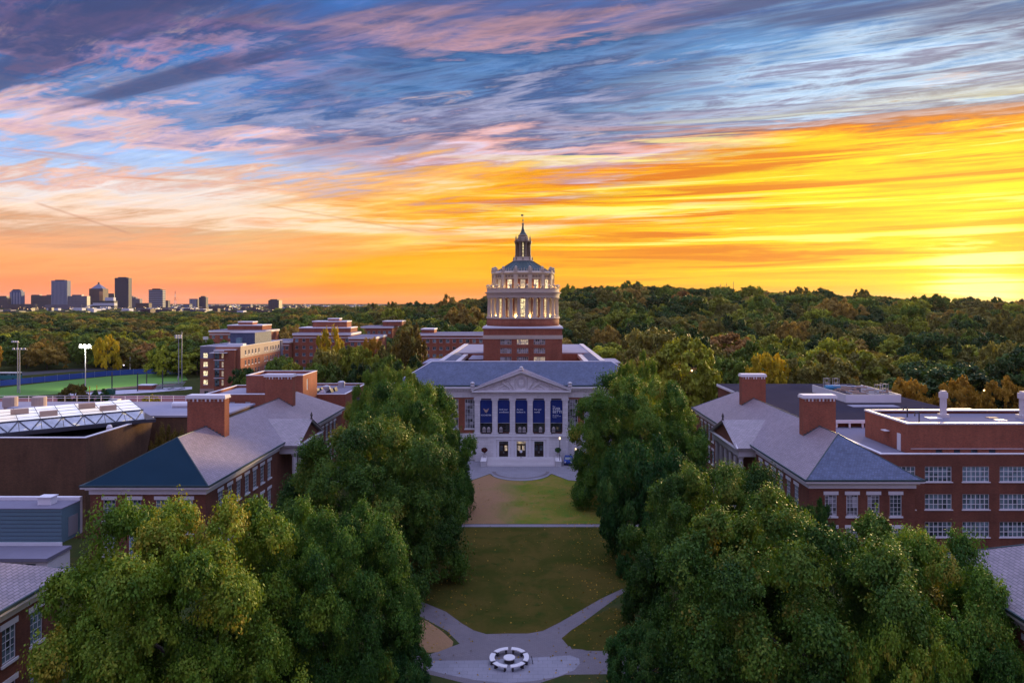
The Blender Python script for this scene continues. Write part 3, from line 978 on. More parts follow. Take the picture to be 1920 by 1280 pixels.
    for s in (-1, 1):
        def sw(pts, r):
            rel.path([(AX + s * x, LY - .15, z) for x, z in pts], r, 6)
        sp = lambda cx, cy, r, a0, a1, n=12: [(cx + r * (1 - .06 * i) * math.cos(a0 + (a1 - a0) * i / n), cy + r * (1 - .06 * i) * math.sin(a0 + (a1 - a0) * i / n)) for i in range(n + 1)]
        sw([(1.05, 14.95), (1.2, 15.6), (1.25, 16.4), (1.15, 17.2), (1.3, 17.55)], .14)
        sw([(1.55, 14.95), (1.75, 15.5), (2.3, 16.1), (2.5, 16.7), (2.2, 17.1)], .2)
        sw([(2.4, 15.0), (2.7, 15.5), (3.3, 15.9), (3.9, 16.2), (4.1, 16.5)], .2)
        sw([(2.0, 15.3), (2.9, 15.25), (3.8, 15.05)], .15)
        sw([(3.4, 15.9), (4.2, 15.5), (4.9, 15.0)], .15)
        sw([(4.1, 16.2), (5.0, 15.95), (5.6, 15.6)], .16)
        sw(sp(6.2, 15.4, .45, 2.4, 9.0), .09)
        sw(sp(3.2, 16.6, .3, 0, 6.5), .08)
        sw(sp(1.9, 15.2, .3, 0, 6.5), .08)
        sw([(5.6, 15.0), (6.9, 15.05), (7.8, 14.95)], .1)
    rel.build('carved_relief', 'stone', b)
    # wing blocks behind the front hall
    for s in (-1, 1):
        X = lambda a, c: (AX + s * a, AX + s * c) if s > 0 else (AX + s * c, AX + s * a)
        xa, xb = X(9.9, 19.0)
        MB().box(xa, xb, LY + 42, LY + 80, 0, 19.2).build('wing_wall', 'brick_red', b)
        MB().box(xa + .4, xb - .4, LY + 42.4, LY + 79.6, 19.2, 19.45).build('wing_flat_roof', 'flat_roof_pale', b)
        xa, xb = X(15.6, 19.0)
        MB().box(xa, xb, LY + 16.2, LY + 41.99, 0, 18.9).build('wing_wall', 'brick_red', b)
        i0, o0 = AX + s * 15.9, AX + s * 18.0
        v = [(i0, LY + 16.3, 18.95), (o0, LY + 16.3, 19.55), (o0, LY + 41.9, 19.55), (i0, LY + 41.9, 18.95)]
        MB().add(v + [(p[0], p[1], 18.9) for p in v], [(0, 1, 2, 3), (7, 6, 5, 4), (0, 4, 5, 1), (1, 5, 6, 2), (2, 6, 7, 3), (3, 7, 4, 0)] if s > 0 else [(3, 2, 1, 0), (4, 5, 6, 7), (1, 5, 4, 0), (2, 6, 5, 1), (3, 7, 6, 2), (0, 4, 7, 3)]).build('wing_roof', 'slate_blue', b)
        xa, xb = X(14.7, 15.85)
        MB().box(xa, xb, LY + 16.3, LY + 41.9, 18.3, 19.1).build('wing_gutter', 'stone', b)
        xa, xb = X(18.02, 19.3)
        MB().box(xa, xb, LY + 16.3, LY + 79.9, 18.91, 19.6).build('wing_gutter', 'stone', b)
        xa, xb = X(19.35, 23.0)
        MB().box(xa, xb, LY + 17, LY + 29, 0, 18.7).build('side_block', 'brick_red', b)
        MB().box(xa - .15, xb + .15, LY + 16.85, LY + 29.15, 18.7, 19.0).build('side_block_roof', 'flat_roof_pale', b)
    MB().box(AX - 13.4, AX - 9.95, LY + 30, LY + 41.9, 15, 18.6).build('stair_block', 'brick_red', b)
    MB().box(AX - 13.6, AX - 9.9, LY + 29.8, LY + 41.95, 18.6, 18.8).build('stair_block_roof', 'flat_roof_pale', b)

    st = thing('entrance_steps', 'broad flight of pale stone steps before the library doors', 'steps', (AX, LY - 3, 0))
    for i in range(6):
        MB().box(AX - 7.0, AX + 7.0, LY - 4.6 + i * .5, LY - .003 if i == 5 else LY - 4.6 + (i + 1) * .5 + .35, 0.0 + (0.15 * i if i else 0), .15 * (i + 1) - (.0 if i < 5 else .004)).build('step', 'stone', st)
    for s in (-1, 1):
        a, c = sorted((AX + s * 7.05, AX + s * 8.1))
        MB().box(a, c, LY - 4.9, LY - .25, 0, 1.0).box(a - .08, c + .08, LY - 4.98, LY - .24, 1.0, 1.14).build('cheek_wall', 'ashlar', st)
    return b


library()


def bush_mesh(name, seed, r, h, n, size, mat, stem=0.0):
    rng = np.random.default_rng(seed)
    d = rng.normal(size=(n, 3))
    d /= np.linalg.norm(d, axis=1)[:, None]
    rr = rng.uniform(.55, 1.05, n) ** .5
    c = d * rr[:, None] * np.array([r, r, h / 2])
    c[:, 2] += h / 2 + stem
    return leaf_cloud(name, c, d, rng, size, rng.uniform(.2, .8, n), mat)


def leaf_cloud(name, c, nrm, rng, size, tint, mat, droop=0.3):
    """kite-shaped leaf faces at points c, facing roughly nrm"""
    n = len(c)
    nn = nrm * .75 + rng.normal(size=(n, 3)) * .5
    nn[:, 2] += .35
    nn /= np.linalg.norm(nn, axis=1)[:, None] + 1e-9
    a = rng.normal(size=(n, 3))
    a[:, 2] -= droop * 2
    a -= nn * (a * nn).sum(1)[:, None]
    a /= np.linalg.norm(a, axis=1)[:, None] + 1e-9
    b = np.cross(nn, a)
    s = size * rng.uniform(.6, 1.35, n)[:, None]
    v = np.empty((n, 4, 3))
    v[:, 0] = c - a * s * .55
    v[:, 1] = c + b * s * .42 + nn * s * .08
    v[:, 2] = c + a * s * .65
    v[:, 3] = c - b * s * .42 + nn * s * .08
    me = bpy.data.meshes.new(name)
    me.vertices.add(n * 4)
    me.vertices.foreach_set('co', v.reshape(-1).astype(np.float32))
    me.loops.add(n * 4)
    me.loops.foreach_set('vertex_index', np.arange(n * 4, dtype=np.int32))
    me.polygons.add(n)
    me.polygons.foreach_set('loop_start', np.arange(n, dtype=np.int32) * 4)
    me.polygons.foreach_set('loop_total', np.full(n, 4, dtype=np.int32))
    me.update()
    at = me.attributes.new('tint', 'FLOAT', 'POINT')
    at.data.foreach_set('value', np.repeat(np.clip(tint, 0, 1), 4).astype(np.float32))
    me.materials.append(MATS[mat])
    me.validate()
    return me


# banners between the columns
def banners():
    words = [('ROCHESTER', 'blue banner with a pale emblem over small lettering, first between the library columns'),
             ('And your\nconditions', 'plain blue banner between the second and third library columns'),
             ('As you\nbelieve in', 'blue banner hung in the middle bay above the lit doorway'),
             ('For our\nworld', 'blue banner between the fourth and fifth library columns'),
             ('For\nEVER\nBETTER', 'blue banner with large EVER BETTER lettering beside the last column')]
    for i, (tx, lb) in enumerate(words):
        x = AX + (i - 2) * 3.66
        t = thing('banner', lb, 'banner', (x, LY + .3, 8.0), 'banners hung between the library columns')
        cl = MB()
        n = 12
        for k in range(n):
            xa, xb = x - 1.22 + 2.44 * k / n, x - 1.22 + 2.44 * (k + 1) / n
            f = lambda q: LY + .26 + .05 * math.sin((q - x) * 2.3 + i) * .7
            cl.add([(xa, f(xa), 7.95), (xb, f(xb), 7.95), (xb, f(xb), 12.72), (xa, f(xa), 12.72), (xa, f(xa) + .02, 7.95), (xb, f(xb) + .02, 7.95), (xb, f(xb) + .02, 12.72), (xa, f(xa) + .02, 12.72)],
                   [(0, 1, 2, 3), (7, 6, 5, 4)])
        cl.build('cloth', 'banner_blue', t)
        MB().tube((x - 1.26, LY + .27, 12.76), (x + 1.26, LY + .27, 12.76), .045, 8).tube((x - 1.26, LY + .27, 7.92), (x + 1.26, LY + .27, 7.92), .045, 8).build('rod', 'metal_grey', t)
        yy = LY + .17
        if i == 0:
            place('lettering', text_mesh(tx, .40, 'print_white'), t, (x, yy, 9.55))
            em = MB()
            for s in (-1, 1):
                for k in range(4):
                    q = [(x + s * .06, yy, 10.62 - k * .12), (x + s * (.5 - .05 * k), yy, 10.98 - k * .17), (x + s * (.56 - .09 * k), yy, 10.78 - k * .17), (x + s * .08, yy, 10.42 - k * .1)]
                    em.add(q if s > 0 else q[::-1], [(0, 1, 2, 3)])
            em.add([(x - .2, yy - .01, 10.55), (x, yy - .01, 9.95), (x + .2, yy - .01, 10.55), (x, yy - .01, 10.75)], [(0, 1, 2, 3)])
            em.build('emblem', 'print_gold', t)
        elif i == 4:
            for s, sz, z in (('For', .42, 11.35), ('EVER', .72, 10.85), ('BETTER', .72, 10.22)):
                place('lettering', text_mesh(s, sz, 'print_white', align='LEFT'), t, (x - .78, yy, z))
            for k, s in enumerate(('We celebrate', 'the ones who dare', 'to dream')):
                place('lettering', text_mesh(s, .22, 'print_white', align='LEFT'), t, (x - .78, yy, 9.6 - .24 * k))
        else:
            for k, s in enumerate(tx.split('\n')):
                place('lettering', text_mesh(s, .47, 'print_white', align='LEFT'), t, (x - .95, yy, 10.75 - .55 * k))


banners()


def tower():
    X, Y = AX + .1, LY + 38
    b = thing('library_tower', 'round colonnaded brick tower with lit windows and green dome above the library', 'tower', (X, Y, 14))
    hw = 9.83
    y0 = Y - hw
    mb = MB()
    ops = []
    for c in (-4.2, -.05, 4.15):
        for k in range(5):
            zt = 23.85 - 2.18 * k
            ops.append(dict(u0=c + hw - 1.43, u1=c + hw + 1.43, za=zt - 1.36, zb=zt, nx=6, ny=2, bar=.10, frame='tower_stone', pane='pane_lit' if (c, k) in ((-.05, 0), (4.15, 2)) else 'pane_curtain'))
    facade(mb, b, (X - hw, y0), (X + hw, y0), 12, 26.5, ops, .22)
    mb.wall((X + hw, y0), (X + hw, Y + hw), 12, 26.5).wall((X - hw, Y + hw), (X - hw, y0), 12, 26.5).wall((X + hw, Y + hw), (X - hw, Y + hw), 12, 26.5)
    mb.build('tower_base', 'brick_red', b)
    rib = MB()
    for c in (-7.9, -2.1, 2.05, 7.9):
        rib.box(X + c - .45, X + c + .45, y0 - .09, y0 - .003, 12, 23.8)
    rib.build('buttress', 'brick_red', b)
    MB().ring(X - hw - .12, X + hw + .12, y0 - .12, Y + hw + .12, 23.9, 24.85, .5).build('stone_band', 'tower_stone', b)
    led = MB()
    for z0, z1, o in ((26.5, 26.78, .25), (26.78, 26.98, .1)):
        led.box(X - hw - o, X + hw + o, y0 - o, Y + hw + o, z0, z1)
    led.build('ledge', 'white_paint', b)
    MB().lathe(X, Y, [(9.5, 26.98), (9.5, 28.86)], 72).build('brick_drum', 'brick_red', b, True)
    MB().lathe(X, Y, [(9.62, 28.86), (9.7, 29.0), (9.62, 29.2)], 72).build('drum_band', 'tower_stone', b)
    # colonnade
    core = MB().lathe(X, Y, [(7.35, 29.2), (7.35, 34.6)], 56)
    core.build('inner_wall', 'brick_warm', b, True)
    cm = MB().lathe(0, 0, [(.62, 0), (.62, .22), (.5, .3), (.5, .6), (.47, 2.5), (.41, 4.6), (.44, 4.62), (.6, 4.85), (.62, 5.02)], 14)
    cme = raw_mesh(cm, 'column', 'tower_stone')
    cme.polygons.foreach_set('use_smooth', [True] * len(cme.polygons))
    for k in range(28):
        a = R(-90) + 2 * math.pi * (k + .5) / 28
        place('column', cme, b, (X + 8.9 * math.cos(a), Y + 8.9 * math.sin(a), 29.2), a)
    for k in range(28):
        a = R(-90) + 2 * math.pi * k / 28
        if math.sin(a) > .45:
            continue
        n = Vector((math.cos(a), math.sin(a)))
        e = Vector((-n.y, n.x))
        if k % 2 == 0:
            p0 = (X + n.x * 7.55 - e.x * .65, Y + n.y * 7.55 - e.y * .65)
            window(b, p0, e, 0, 1.3, 29.4, 34.0, 0.0, 3, 5, 'pane_bright' if k % 4 == 0 else 'pane_lit', 'tower_stone', bar=.09)
        else:
            px = MB()
            c0 = Vector((X, Y)) + n * 7.28
            q = [c0 - e * .42, c0 + e * .42, c0 + e * .42 + n * .45, c0 - e * .42 + n * .45]
            px.prism([tuple(v) for v in q], 29.21, 34.4)
            px.build('pilaster', 'tower_stone', b)
    MB().lathe(X, Y, [(9.55, 34.22), (9.55, 34.9), (9.66, 34.92), (9.66, 35.3), (10.05, 35.42), (10.1, 35.66), (9.5, 35.72), (6, 35.72)], 72).build('entablature', 'tower_stone', b)
    par = MB().lathe(X, Y, [(9.5, 35.73), (9.5, 36.45), (9.58, 36.46), (9.58, 36.6), (9.2, 36.61), (9.2, 35.73)], 72)
    par.build('parapet', 'tower_stone', b)
    urn = MB().lathe(0, 0, [(.2, 0), (.3, .12), (.14, .25), (.36, .55), (.4, .72), (.18, .95), (.05, 1.15)], 8)
    ume = raw_mesh(urn, 'urn', 'tower_stone')
    for k in range(28):
        a = R(-90) + 2 * math.pi * (k + .5) / 28
        place('urn', ume, b, (X + 9.4 * math.cos(a), Y + 9.4 * math.sin(a), 36.6))
    # upper drum
    MB().lathe(X, Y, [(7.6, 35.73), (7.6, 40.6)], 56).build('upper_drum', 'brick_warm', b, True)
    MB().lathe(X, Y, [(7.95, 39.0), (7.95, 40.2), (8.25, 40.3), (8.35, 40.6), (8.2, 40.72), (7.9, 41.0), (6.8, 41.05)], 56).build('upper_frieze', 'tower_stone', b)
    pm = raw_mesh(MB().box(-.45, .45, -.25, .4, 0, 4.45), 'pilaster', 'tower_stone')
    fin = raw_mesh(MB().box(-.42, .42, -.42, .42, 0, .5).lathe(0, 0, [(.36, .5), (.5, .75), (.3, 1.0), (.42, 1.25), (.1, 1.55)], 8), 'finial', 'tower_stone')
    slot = raw_mesh(MB().box(-.3, .3, -.06, .03, 0, .55), 'frieze_panel', 'bronze')
    for k in range(14):
        a = R(-90) + 2 * math.pi * (k + .5) / 14
        rz = a + R(90)
        place('pilaster', pm, b, (X + 8.0 * math.cos(a), Y + 8.0 * math.sin(a), 35.75), rz)
        place('finial', fin, b, (X + 7.95 * math.cos(a), Y + 7.95 * math.sin(a), 40.73), rz)
        a2 = R(-90) + 2 * math.pi * k / 14
        n = Vector((math.cos(a2), math.sin(a2)))
        e = Vector((-n.y, n.x))
        if n.y < .5:
            p0 = (X + n.x * 7.72 - e.x * .62, Y + n.y * 7.72 - e.y * .62)
            window(b, p0, e, 0, 1.24, 36.0, 38.9, 0.0, 3, 4, 'pane_bright' if k % 3 else 'pane_lit', 'tower_stone', bar=.08)
            for j in (-1, 0, 1):
                aa = a2 + j * .105
                place('frieze_panel', slot, b, (X + 7.97 * math.cos(aa), Y + 7.97 * math.sin(aa), 39.4), aa + R(90))
    cr = MB()
    for k in range(70):
        a = 2 * math.pi * k / 70
        x, y = X + 7.7 * math.cos(a), Y + 7.7 * math.sin(a)
        cr.box(x - .09, x + .09, y - .09, y + .09, 41.0, 41.55 + .12 * (k % 3))
    tag(cr.build('cresting', 'tower_stone', b), kind='stuff')
    # dome with standing ribs
    prof = [(7.1, 41.05), (6.6, 41.3), (5.6, 41.95), (4.4, 42.75), (3.2, 43.5), (2.6, 43.85)]
    MB().lathe(X, Y, prof, 56).build('dome', 'copper_green', b, True)
    rb = MB()
    for k in range(28):
        a = 2 * math.pi * k / 28
        rb.path([(X + r * math.cos(a), Y + r * math.sin(a), z + .03) for r, z in prof], .075, 4)
    rb.build('dome_rib', 'copper_green', b)
    # lantern
    MB().lathe(X, Y, [(2.75, 43.85), (2.75, 44.05), (2.4, 44.2), (2.35, 44.9), (1.3, 45.0)], 24).build('lantern_base', 'tower_stone', b)
    MB().lathe(X, Y, [(.78, 45.0), (.78, 49.2)], 12).build('lantern_core', 'pane_bright', b)
    lc = raw_mesh(MB().lathe(0, 0, [(.3, 0), (.3, .3), (.2, .4), (.19, 3.2), (.32, 3.5), (.32, 3.65)], 8), 'lantern_column', 'bronze')
    lb = raw_mesh(MB().box(-.18, .18, -.55, .55, 0, 3.7), 'lantern_pier', 'bronze')
    sp = raw_mesh(MB().lathe(0, 0, [(.2, 0), (.28, .2), (.12, .4), (.22, .7), (.1, 1.0), (.03, 1.5)], 8), 'pinnacle', 'bronze')
    for k in range(8):
        a = R(22.5) + 2 * math.pi * k / 8
        place('lantern_column', lc, b, (X + 2.0 * math.cos(a), Y + 2.0 * math.sin(a), 45.0))
        place('lantern_pier', lb, b, (X + 1.25 * math.cos(a), Y + 1.25 * math.sin(a), 45.0), a + R(90))
        place('pinnacle', sp, b, (X + 2.0 * math.cos(a), Y + 2.0 * math.sin(a), 49.2))
        place('pinnacle', sp, b, (X + 2.5 * math.cos(a + .39), Y + 2.5 * math.sin(a + .39), 44.1), 0, None, (.8, .8, .7))
    MB().lathe(X, Y, [(1.5, 48.7), (2.3, 48.8), (2.35, 49.1), (1.7, 49.2), (1.5, 49.9), (1.25, 50.3), (1.3, 50.7), (.9, 50.9)], 16).build('lantern_cornice', 'bronze', b)
    MB().lathe(X, Y, [(.98, 50.9), (.62, 51.5), (.38, 52.3), (.24, 53.2), (.12, 53.4)], 8).build('spire', 'copper_green', b)
    MB().lathe(X, Y, [(.05, 53.2), (.3, 53.45), (.33, 53.65), (.25, 53.85), (.07, 54.0), (.06, 54.4), (.22, 54.55), (.2, 54.75), (.05, 54.9), (.04, 56.3)], 10).build('spire_balls', 'bronze', b)
    MB().box(X - .55, X + .02, Y - .03, Y + .03, 55.75, 56.2).box(X + .02, X + .4, Y - .03, Y + .03, 55.92, 56.0).build('weathervane', 'bronze', b)
    # warm floodlights standing behind the colonnade and the parapet
    for ring_r, zz, n, off, p in ((8.05, 29.5, 28, 0, 110), (8.9, 36.2, 14, 0, 120)):
        for k in range(n):
            a = R(-90) + 2 * math.pi * (k + off) / n
            if math.sin(a) > .35 or (n == 28 and k % 2 == 0):
                continue
            ld = bpy.data.lights.new('floodlight', 'POINT')
            ld.energy = p
            ld.color = (1.0, .70, .28)
            ld.shadow_soft_size = .12
            lo_ = bpy.data.objects.new('floodlight', ld)
            C.objects.link(lo_)
            lo_.parent = b
            lo_.location = (ring_r * math.cos(a), ring_r * math.sin(a), zz - 14)


tower()
# ------------------------------------------------------------------ halls along the quad
def chimney(b, x, y, w, d, z0, z1, soot):
    mb = MB().box(x - w / 2, x + w / 2, y - d / 2, y + d / 2, z0, z1)
    ch = mb.build('chimney', 'brick_red', b)
    MB().box(x - w / 2 - .16, x + w / 2 + .16, y - d / 2 - .16, y + d / 2 + .16, z1, z1 + .28).box(x - w / 2 - .08, x + w / 2 + .08, y - d / 2 - .08, y + d / 2 + .08, z1 + .28, z1 + .5).build('chimney_cap', 'white_trim', ch)
    n = 9
    for k in range(n):                      # row of corbels under the cap
        cx = x - w / 2 + (k + .5) * w / n
        MB().box(cx - .1, cx + .1, y - d / 2 - .07, y - d / 2 - .002, z1 - .38, z1 - .002).build('corbel', 'white_trim' if k % 3 else 'tan_brick', ch)
    # stepped lead flashing where the stack meets the roof
    fl = MB()
    for k in range(-5, 6):
        fx = x + k * w / 11
        fz = 15.95 - abs(k) * w / 11 * .56
        fl.box(fx - w / 22, fx + w / 22, y - d / 2 - .06, y - d / 2 - .002, fz - .75, fz - .1)
    fl.build('flashing', 'copper_green', ch)
    return ch


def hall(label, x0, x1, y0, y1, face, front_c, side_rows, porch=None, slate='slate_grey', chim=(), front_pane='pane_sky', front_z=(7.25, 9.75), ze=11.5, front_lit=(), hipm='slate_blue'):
    """brick hall with a hipped slate roof, white cornice, sash windows and a pedimented porch on the quad side"""
    b = thing('brick_hall', label, 'college hall', ((x0 + x1) / 2, (y0 + y1) / 2, 0))
    ov = .75
    wx0, wx1, wy0, wy1 = x0 + ov, x1 - ov, y0 + ov, y1 - ov
    mb = MB()
    S, q = [], []
    for c in front_c:
        for za, zb in (front_z, (front_z[0] - 4.1, front_z[1] - 4.1)):
            S += row([c - wx0], 1.45, za, zb, nx=3, ny=5, pane=front_pane if c not in front_lit else 'pane_dark', lintel=.42, sill=.2)
    for c in side_rows:
        for za, zb in ((7.2, 9.7), (3.0, 5.6)):
            q += row([c - wy0], 1.35, za, zb, nx=3, ny=5, pane='pane_sky', lintel=.42, sill=.2)
    facade(mb, b, (wx0, wy0), (wx1, wy0), 0, ze - 1.1, S)
    if face > 0:
        facade(mb, b, (wx1, wy0), (wx1, wy1), 0, ze - 1.1, q)
        mb.wall((wx0, wy1), (wx0, wy0), 0, ze - 1.1)
    else:
        L = wy1 - wy0
        facade(mb, b, (wx0, wy1), (wx0, wy0), 0, ze - 1.1, [dict(w, u0=L - w['u1'], u1=L - w['u0']) for w in q])
        mb.wall((wx1, wy0), (wx1, wy1), 0, ze - 1.1)
    mb.wall((wx1, wy1), (wx0, wy1), 0, ze - 1.1)
    mb.build('wall', 'brick_dark', b)
    MB().ring(wx0 - .1, wx1 + .1, wy0 - .1, wy1 + .1, ze - 1.1, ze - .55, .6).build('frieze', 'white_trim', b)
    MB().ring(wx0 - .4, wx1 + .4, wy0 - .4, wy1 + .4, ze - .55, ze - .32, .9).build('cornice', 'white_trim', b)
    MB().ring(x0, x1, y0, y1, ze - .32, ze - .1, 1.1).build('eaves_moulding', 'white_trim', b)
    MB().ring(x0 - .08, x1 + .08, y0 - .08, y1 + .08, ze - .1, ze + .12, .16).build('gutter', 'copper_green', b)
    rf = hip(x0 + .1, x1 - .1, y0 + .1, y1 - .1, ze, ze + 4.25, .09)
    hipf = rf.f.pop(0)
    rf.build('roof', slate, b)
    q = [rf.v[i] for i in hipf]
    MB().add(q + [(x_, y_ + .02, z_ - .09) for x_, y_, z_ in q], [(0, 1, 2), (5, 4, 3), (0, 3, 4, 1), (1, 4, 5, 2), (2, 5, 3, 0)]).build('hip_end', hipm, b)  # near hip painted darker and bluer than the slopes, standing for shade
    MB().path([rf.v[0], rf.v[4], rf.v[5], rf.v[3]], .07, 6).path([rf.v[1], rf.v[4]], .07, 6).build('ridge_cap', 'copper_green', b)
    for (cy, w) in chim:
        chimney(b, (x0 + x1) / 2, cy, w, 1.5, ze + 2.4, 19.6, None)
    if porch:
        ya, yb = porch
        s = face
        xw = wx1 if s > 0 else wx0
        xo = xw + s * 2.6
        ym = (ya + yb) / 2
        zb = ze - .3
        # gabled roof running back into the main slope
        pk = zb + 3.0
        xe = (x1 if s > 0 else x0)
        back = xe - s * (pk - ze + .15) / 4.25 * ((x1 - x0) / 2)
        v = [(xo + s * .6, ya - .5, zb), (xo + s * .6, ym, pk), (xo + s * .6, yb + .5, zb), (xe - s * .2, ya - .5, zb), (back, ym, pk), (xe - s * .2, yb + .5, zb)]
        f = [(0, 3, 4, 1), (1, 4, 5, 2)]
        g = MB().add(v + [(p[0], p[1], p[2] - .12) for p in v], f + [tuple(i + 6 for i in t[::-1]) for t in f] + [(0, 1, 7, 6), (1, 2, 8, 7)])
        g.build('porch_roof', slate, b)
        xs = sorted((xo + s * .02, xw))
        MB().box(xs[0], xs[1], ya, yb, zb - 1.35, zb - .25).build('porch_entablature', 'stone', b)
        xs = sorted((xo + s * .5, xw))
        MB().box(xs[0], xs[1], ya - .4, yb + .4, zb - .248, zb - .125).build('porch_cornice', 'white_trim', b)
        tp = MB().add([(xo, ya + .3, zb - .12), (xo, yb - .3, zb - .12), (xo, ym, pk - .45), (xo - s * .4, ya + .3, zb - .12), (xo - s * .4, yb - .3, zb - .12), (xo - s * .4, ym, pk - .45)],
                      [(0, 1, 2), (3, 5, 4), (0, 2, 5, 3), (1, 4, 5, 2)])
        tp.build('pediment', 'brick_dark', b)
        for (P, Q) in (((ya - .45), ym), ((yb + .45), ym)):
            A, B = Vector((xo + s * .35, P, zb - .1)), Vector((xo + s * .35, Q, pk - .15))
            MB().tube(A, B, .16, 4).build('raking_moulding', 'white_trim', b)
        MB().lathe(xo + s * .4, ym, [(.2, pk), (.12, pk + .3), (.22, pk + .6), (.05, pk + 1.1)], 8).build('finial', 'copper_dark', b)
        cm = raw_mesh(MB().box(-.5, .5, -.5, .5, 0, .3).lathe(0, 0, [(.42, .3), (.42, 1.5), (.34, zb - 3.2), (.48, zb - 3.0), (.5, zb - 2.77)], 12), 'column', 'stone')
        for k in range(6):
            place('column', cm, b, (xo - s * .5, ya + .6 + (yb - ya - 1.2) * k / 5, 1.4))
        MB().box(min(xo, xw), max(xo, xw), ya, yb, 0, 1.4).build('porch_floor', 'stone', b)
    return b


side = [84.5 + 2.66 * k for k in range(7)] + [118.5 + 2.66 * k for k in range(7)]
hall('long brick hall with teal-shaded hip end and pink slate slope beside the glazed atrium', -52.4, -37.3, 79.8, 140.0, 1,
     (-49.4, -46.4, -43.2, -40.3), side, (104.5, 116.5), 'slate_grey', ((95.8, 5.2), (123.6, 5.0)), hipm='slate_teal_shade')
hall('long brick hall with two broad chimneys and columned porch beside the flat-roofed wing', 33.5, 47.9, 82.4, 140.0, -1,
     (36.9, 39.5, 42.1, 44.8), side[1:], (102.5, 116.5), 'slate_grey', ((96.0, 4.5), (123.8, 4.3)), 'pane_curtain', (7.0, 9.6), front_lit=(44.8,))
hall('near brick hall with purple slate roof half hidden by the big golden maple', -52.4, -36.6, 8.0, 55.2, 1,
     (), [51.9 - 2.75 * k for k in range(8)], None, 'slate_grey')
hall('near slate-roofed hall behind the broad green maple and below the window wall', 33.5, 49.0, 4.0, 58.0, -1,
     (), [52 - 2.75 * k for k in range(8)], None, 'slate_grey')


# ------------------------------------------------------------------ buildings on the right
def east_wing():
    b = thing('window_wing', 'flat-roofed brick wing with three rows of wide white windows', 'college building', (64, 100, 0))
    rows = []
    for za, zb in ((9.65, 11.65), (6.05, 8.05), (2.45, 4.45)):
        rows += row([c - 46 for c in (48.75, 53.5, 58.4, 63.25, 68.1, 73.0)], 3.5, za, zb, nx=6, ny=3, pane='pane_sky', sill=.12, bar=.09)
    block(b, 46, 82, 89, 127, 0, 13.2, 'brick_dark', S=rows, roof='flat_roof', para=.35, cop=.14, coping='white_trim')
    # set-back upper storey
    ux0, uy0, uy1, uz = 50.6, 91.0, 102.5, 16.75
    mb = MB()
    facade(mb, b, (ux0, uy0), (80, uy0), 12.9, uz, row([4.2, 6.6, 8.9, 11.3], .9, 12.95, 13.4, nx=1, ny=1, pane='pane_dark', frame='metal_dark'))
    mb.wall((80, uy0), (80, uy1), 12.9, uz).wall((80, uy1), (ux0, uy1), 12.9, uz).wall((ux0, uy1), (ux0, uy0), 12.9, uz)
    mb.build('upper_wall', 'brick_red', b)
    MB().ring(ux0 - .1, 80.1, uy0 - .1, uy1 + .1, uz, uz + .22, .5).build('upper_coping', 'white_paint', b)
    MB().box(ux0 + .3, 79.7, uy0 + .3, uy1 - .3, 16.2, 16.4).build('upper_roof', 'flat_roof', b)
    MB().box(51.4, 61, 91.6, 93.3, 16.402, 16.46).build('membrane_sheet', 'white_trim', b)
    MB().box(64.5, 65.8, 93.6, 94.6, 16.4, 16.85).build('roof_hatch', 'white_trim', b)
    MB().box(52.2, 53.8, 97.2, 98.4, 16.405, 16.5).build('skylight', 'tan_brick', b)
    MB().box(57.2, 59.0, 97.2, 98.6, 16.405, 16.52).build('skylight', 'white_trim', b)
    MB().box(66, 67.4, 97.6, 98.6, 16.405, 16.52).build('skylight', 'tan_brick', b)
    MB().box(ux0 - .07, ux0 - .01, 92.6, 93.5, 12.9, 15.2).build('door', 'white_paint', b)
    MB().box(ux0 - .7, ux0 - .02, 95.4, 96.6, 15.0, 15.1).build('light_hood', 'white_trim', b)
    for px, py in ((55.0, 99.0), (53.8, 93.9)):
        p = [(px, py, 16.4), (px, py, 17.65)] + [(px - .3 + .3 * math.cos(R(a)), py, 17.65 + .3 * math.sin(R(a))) for a in range(0, 181, 30)] + [(px - .6, py, 17.4)]
        MB().path(p, .09, 6).build('gooseneck_pipe', 'metal_dark', b)
    for sx, sy, r in ((60.1, 98.8, .32), (71.2, 98, .42)):
        MB().box(sx - r * 1.9, sx + r * 1.9, sy - r * 1.6, sy + r * 1.6, 16.4, 16.9).box(sx - r, sx + r, sy - r, sy + r, 16.9, 19.2).box(sx - r * 1.05, sx + r * 1.05, sy - r * 1.05, sy + r * 1.05, 18.1, 18.25).box(sx - r * 1.35, sx + r * 1.35, sy - r * 1.35, sy + r * 1.35, 19.2, 20.0).box(sx - r * .95, sx + r * .95, sy - r * .95, sy + r * .95, 20.0, 20.25).build('vent_stack', 'stone', b)
    MB().box(51, 66, 90.93, 90.99, 13.5, 13.56).build('drip_rail', 'white_trim', b)
    return b


east_wing()


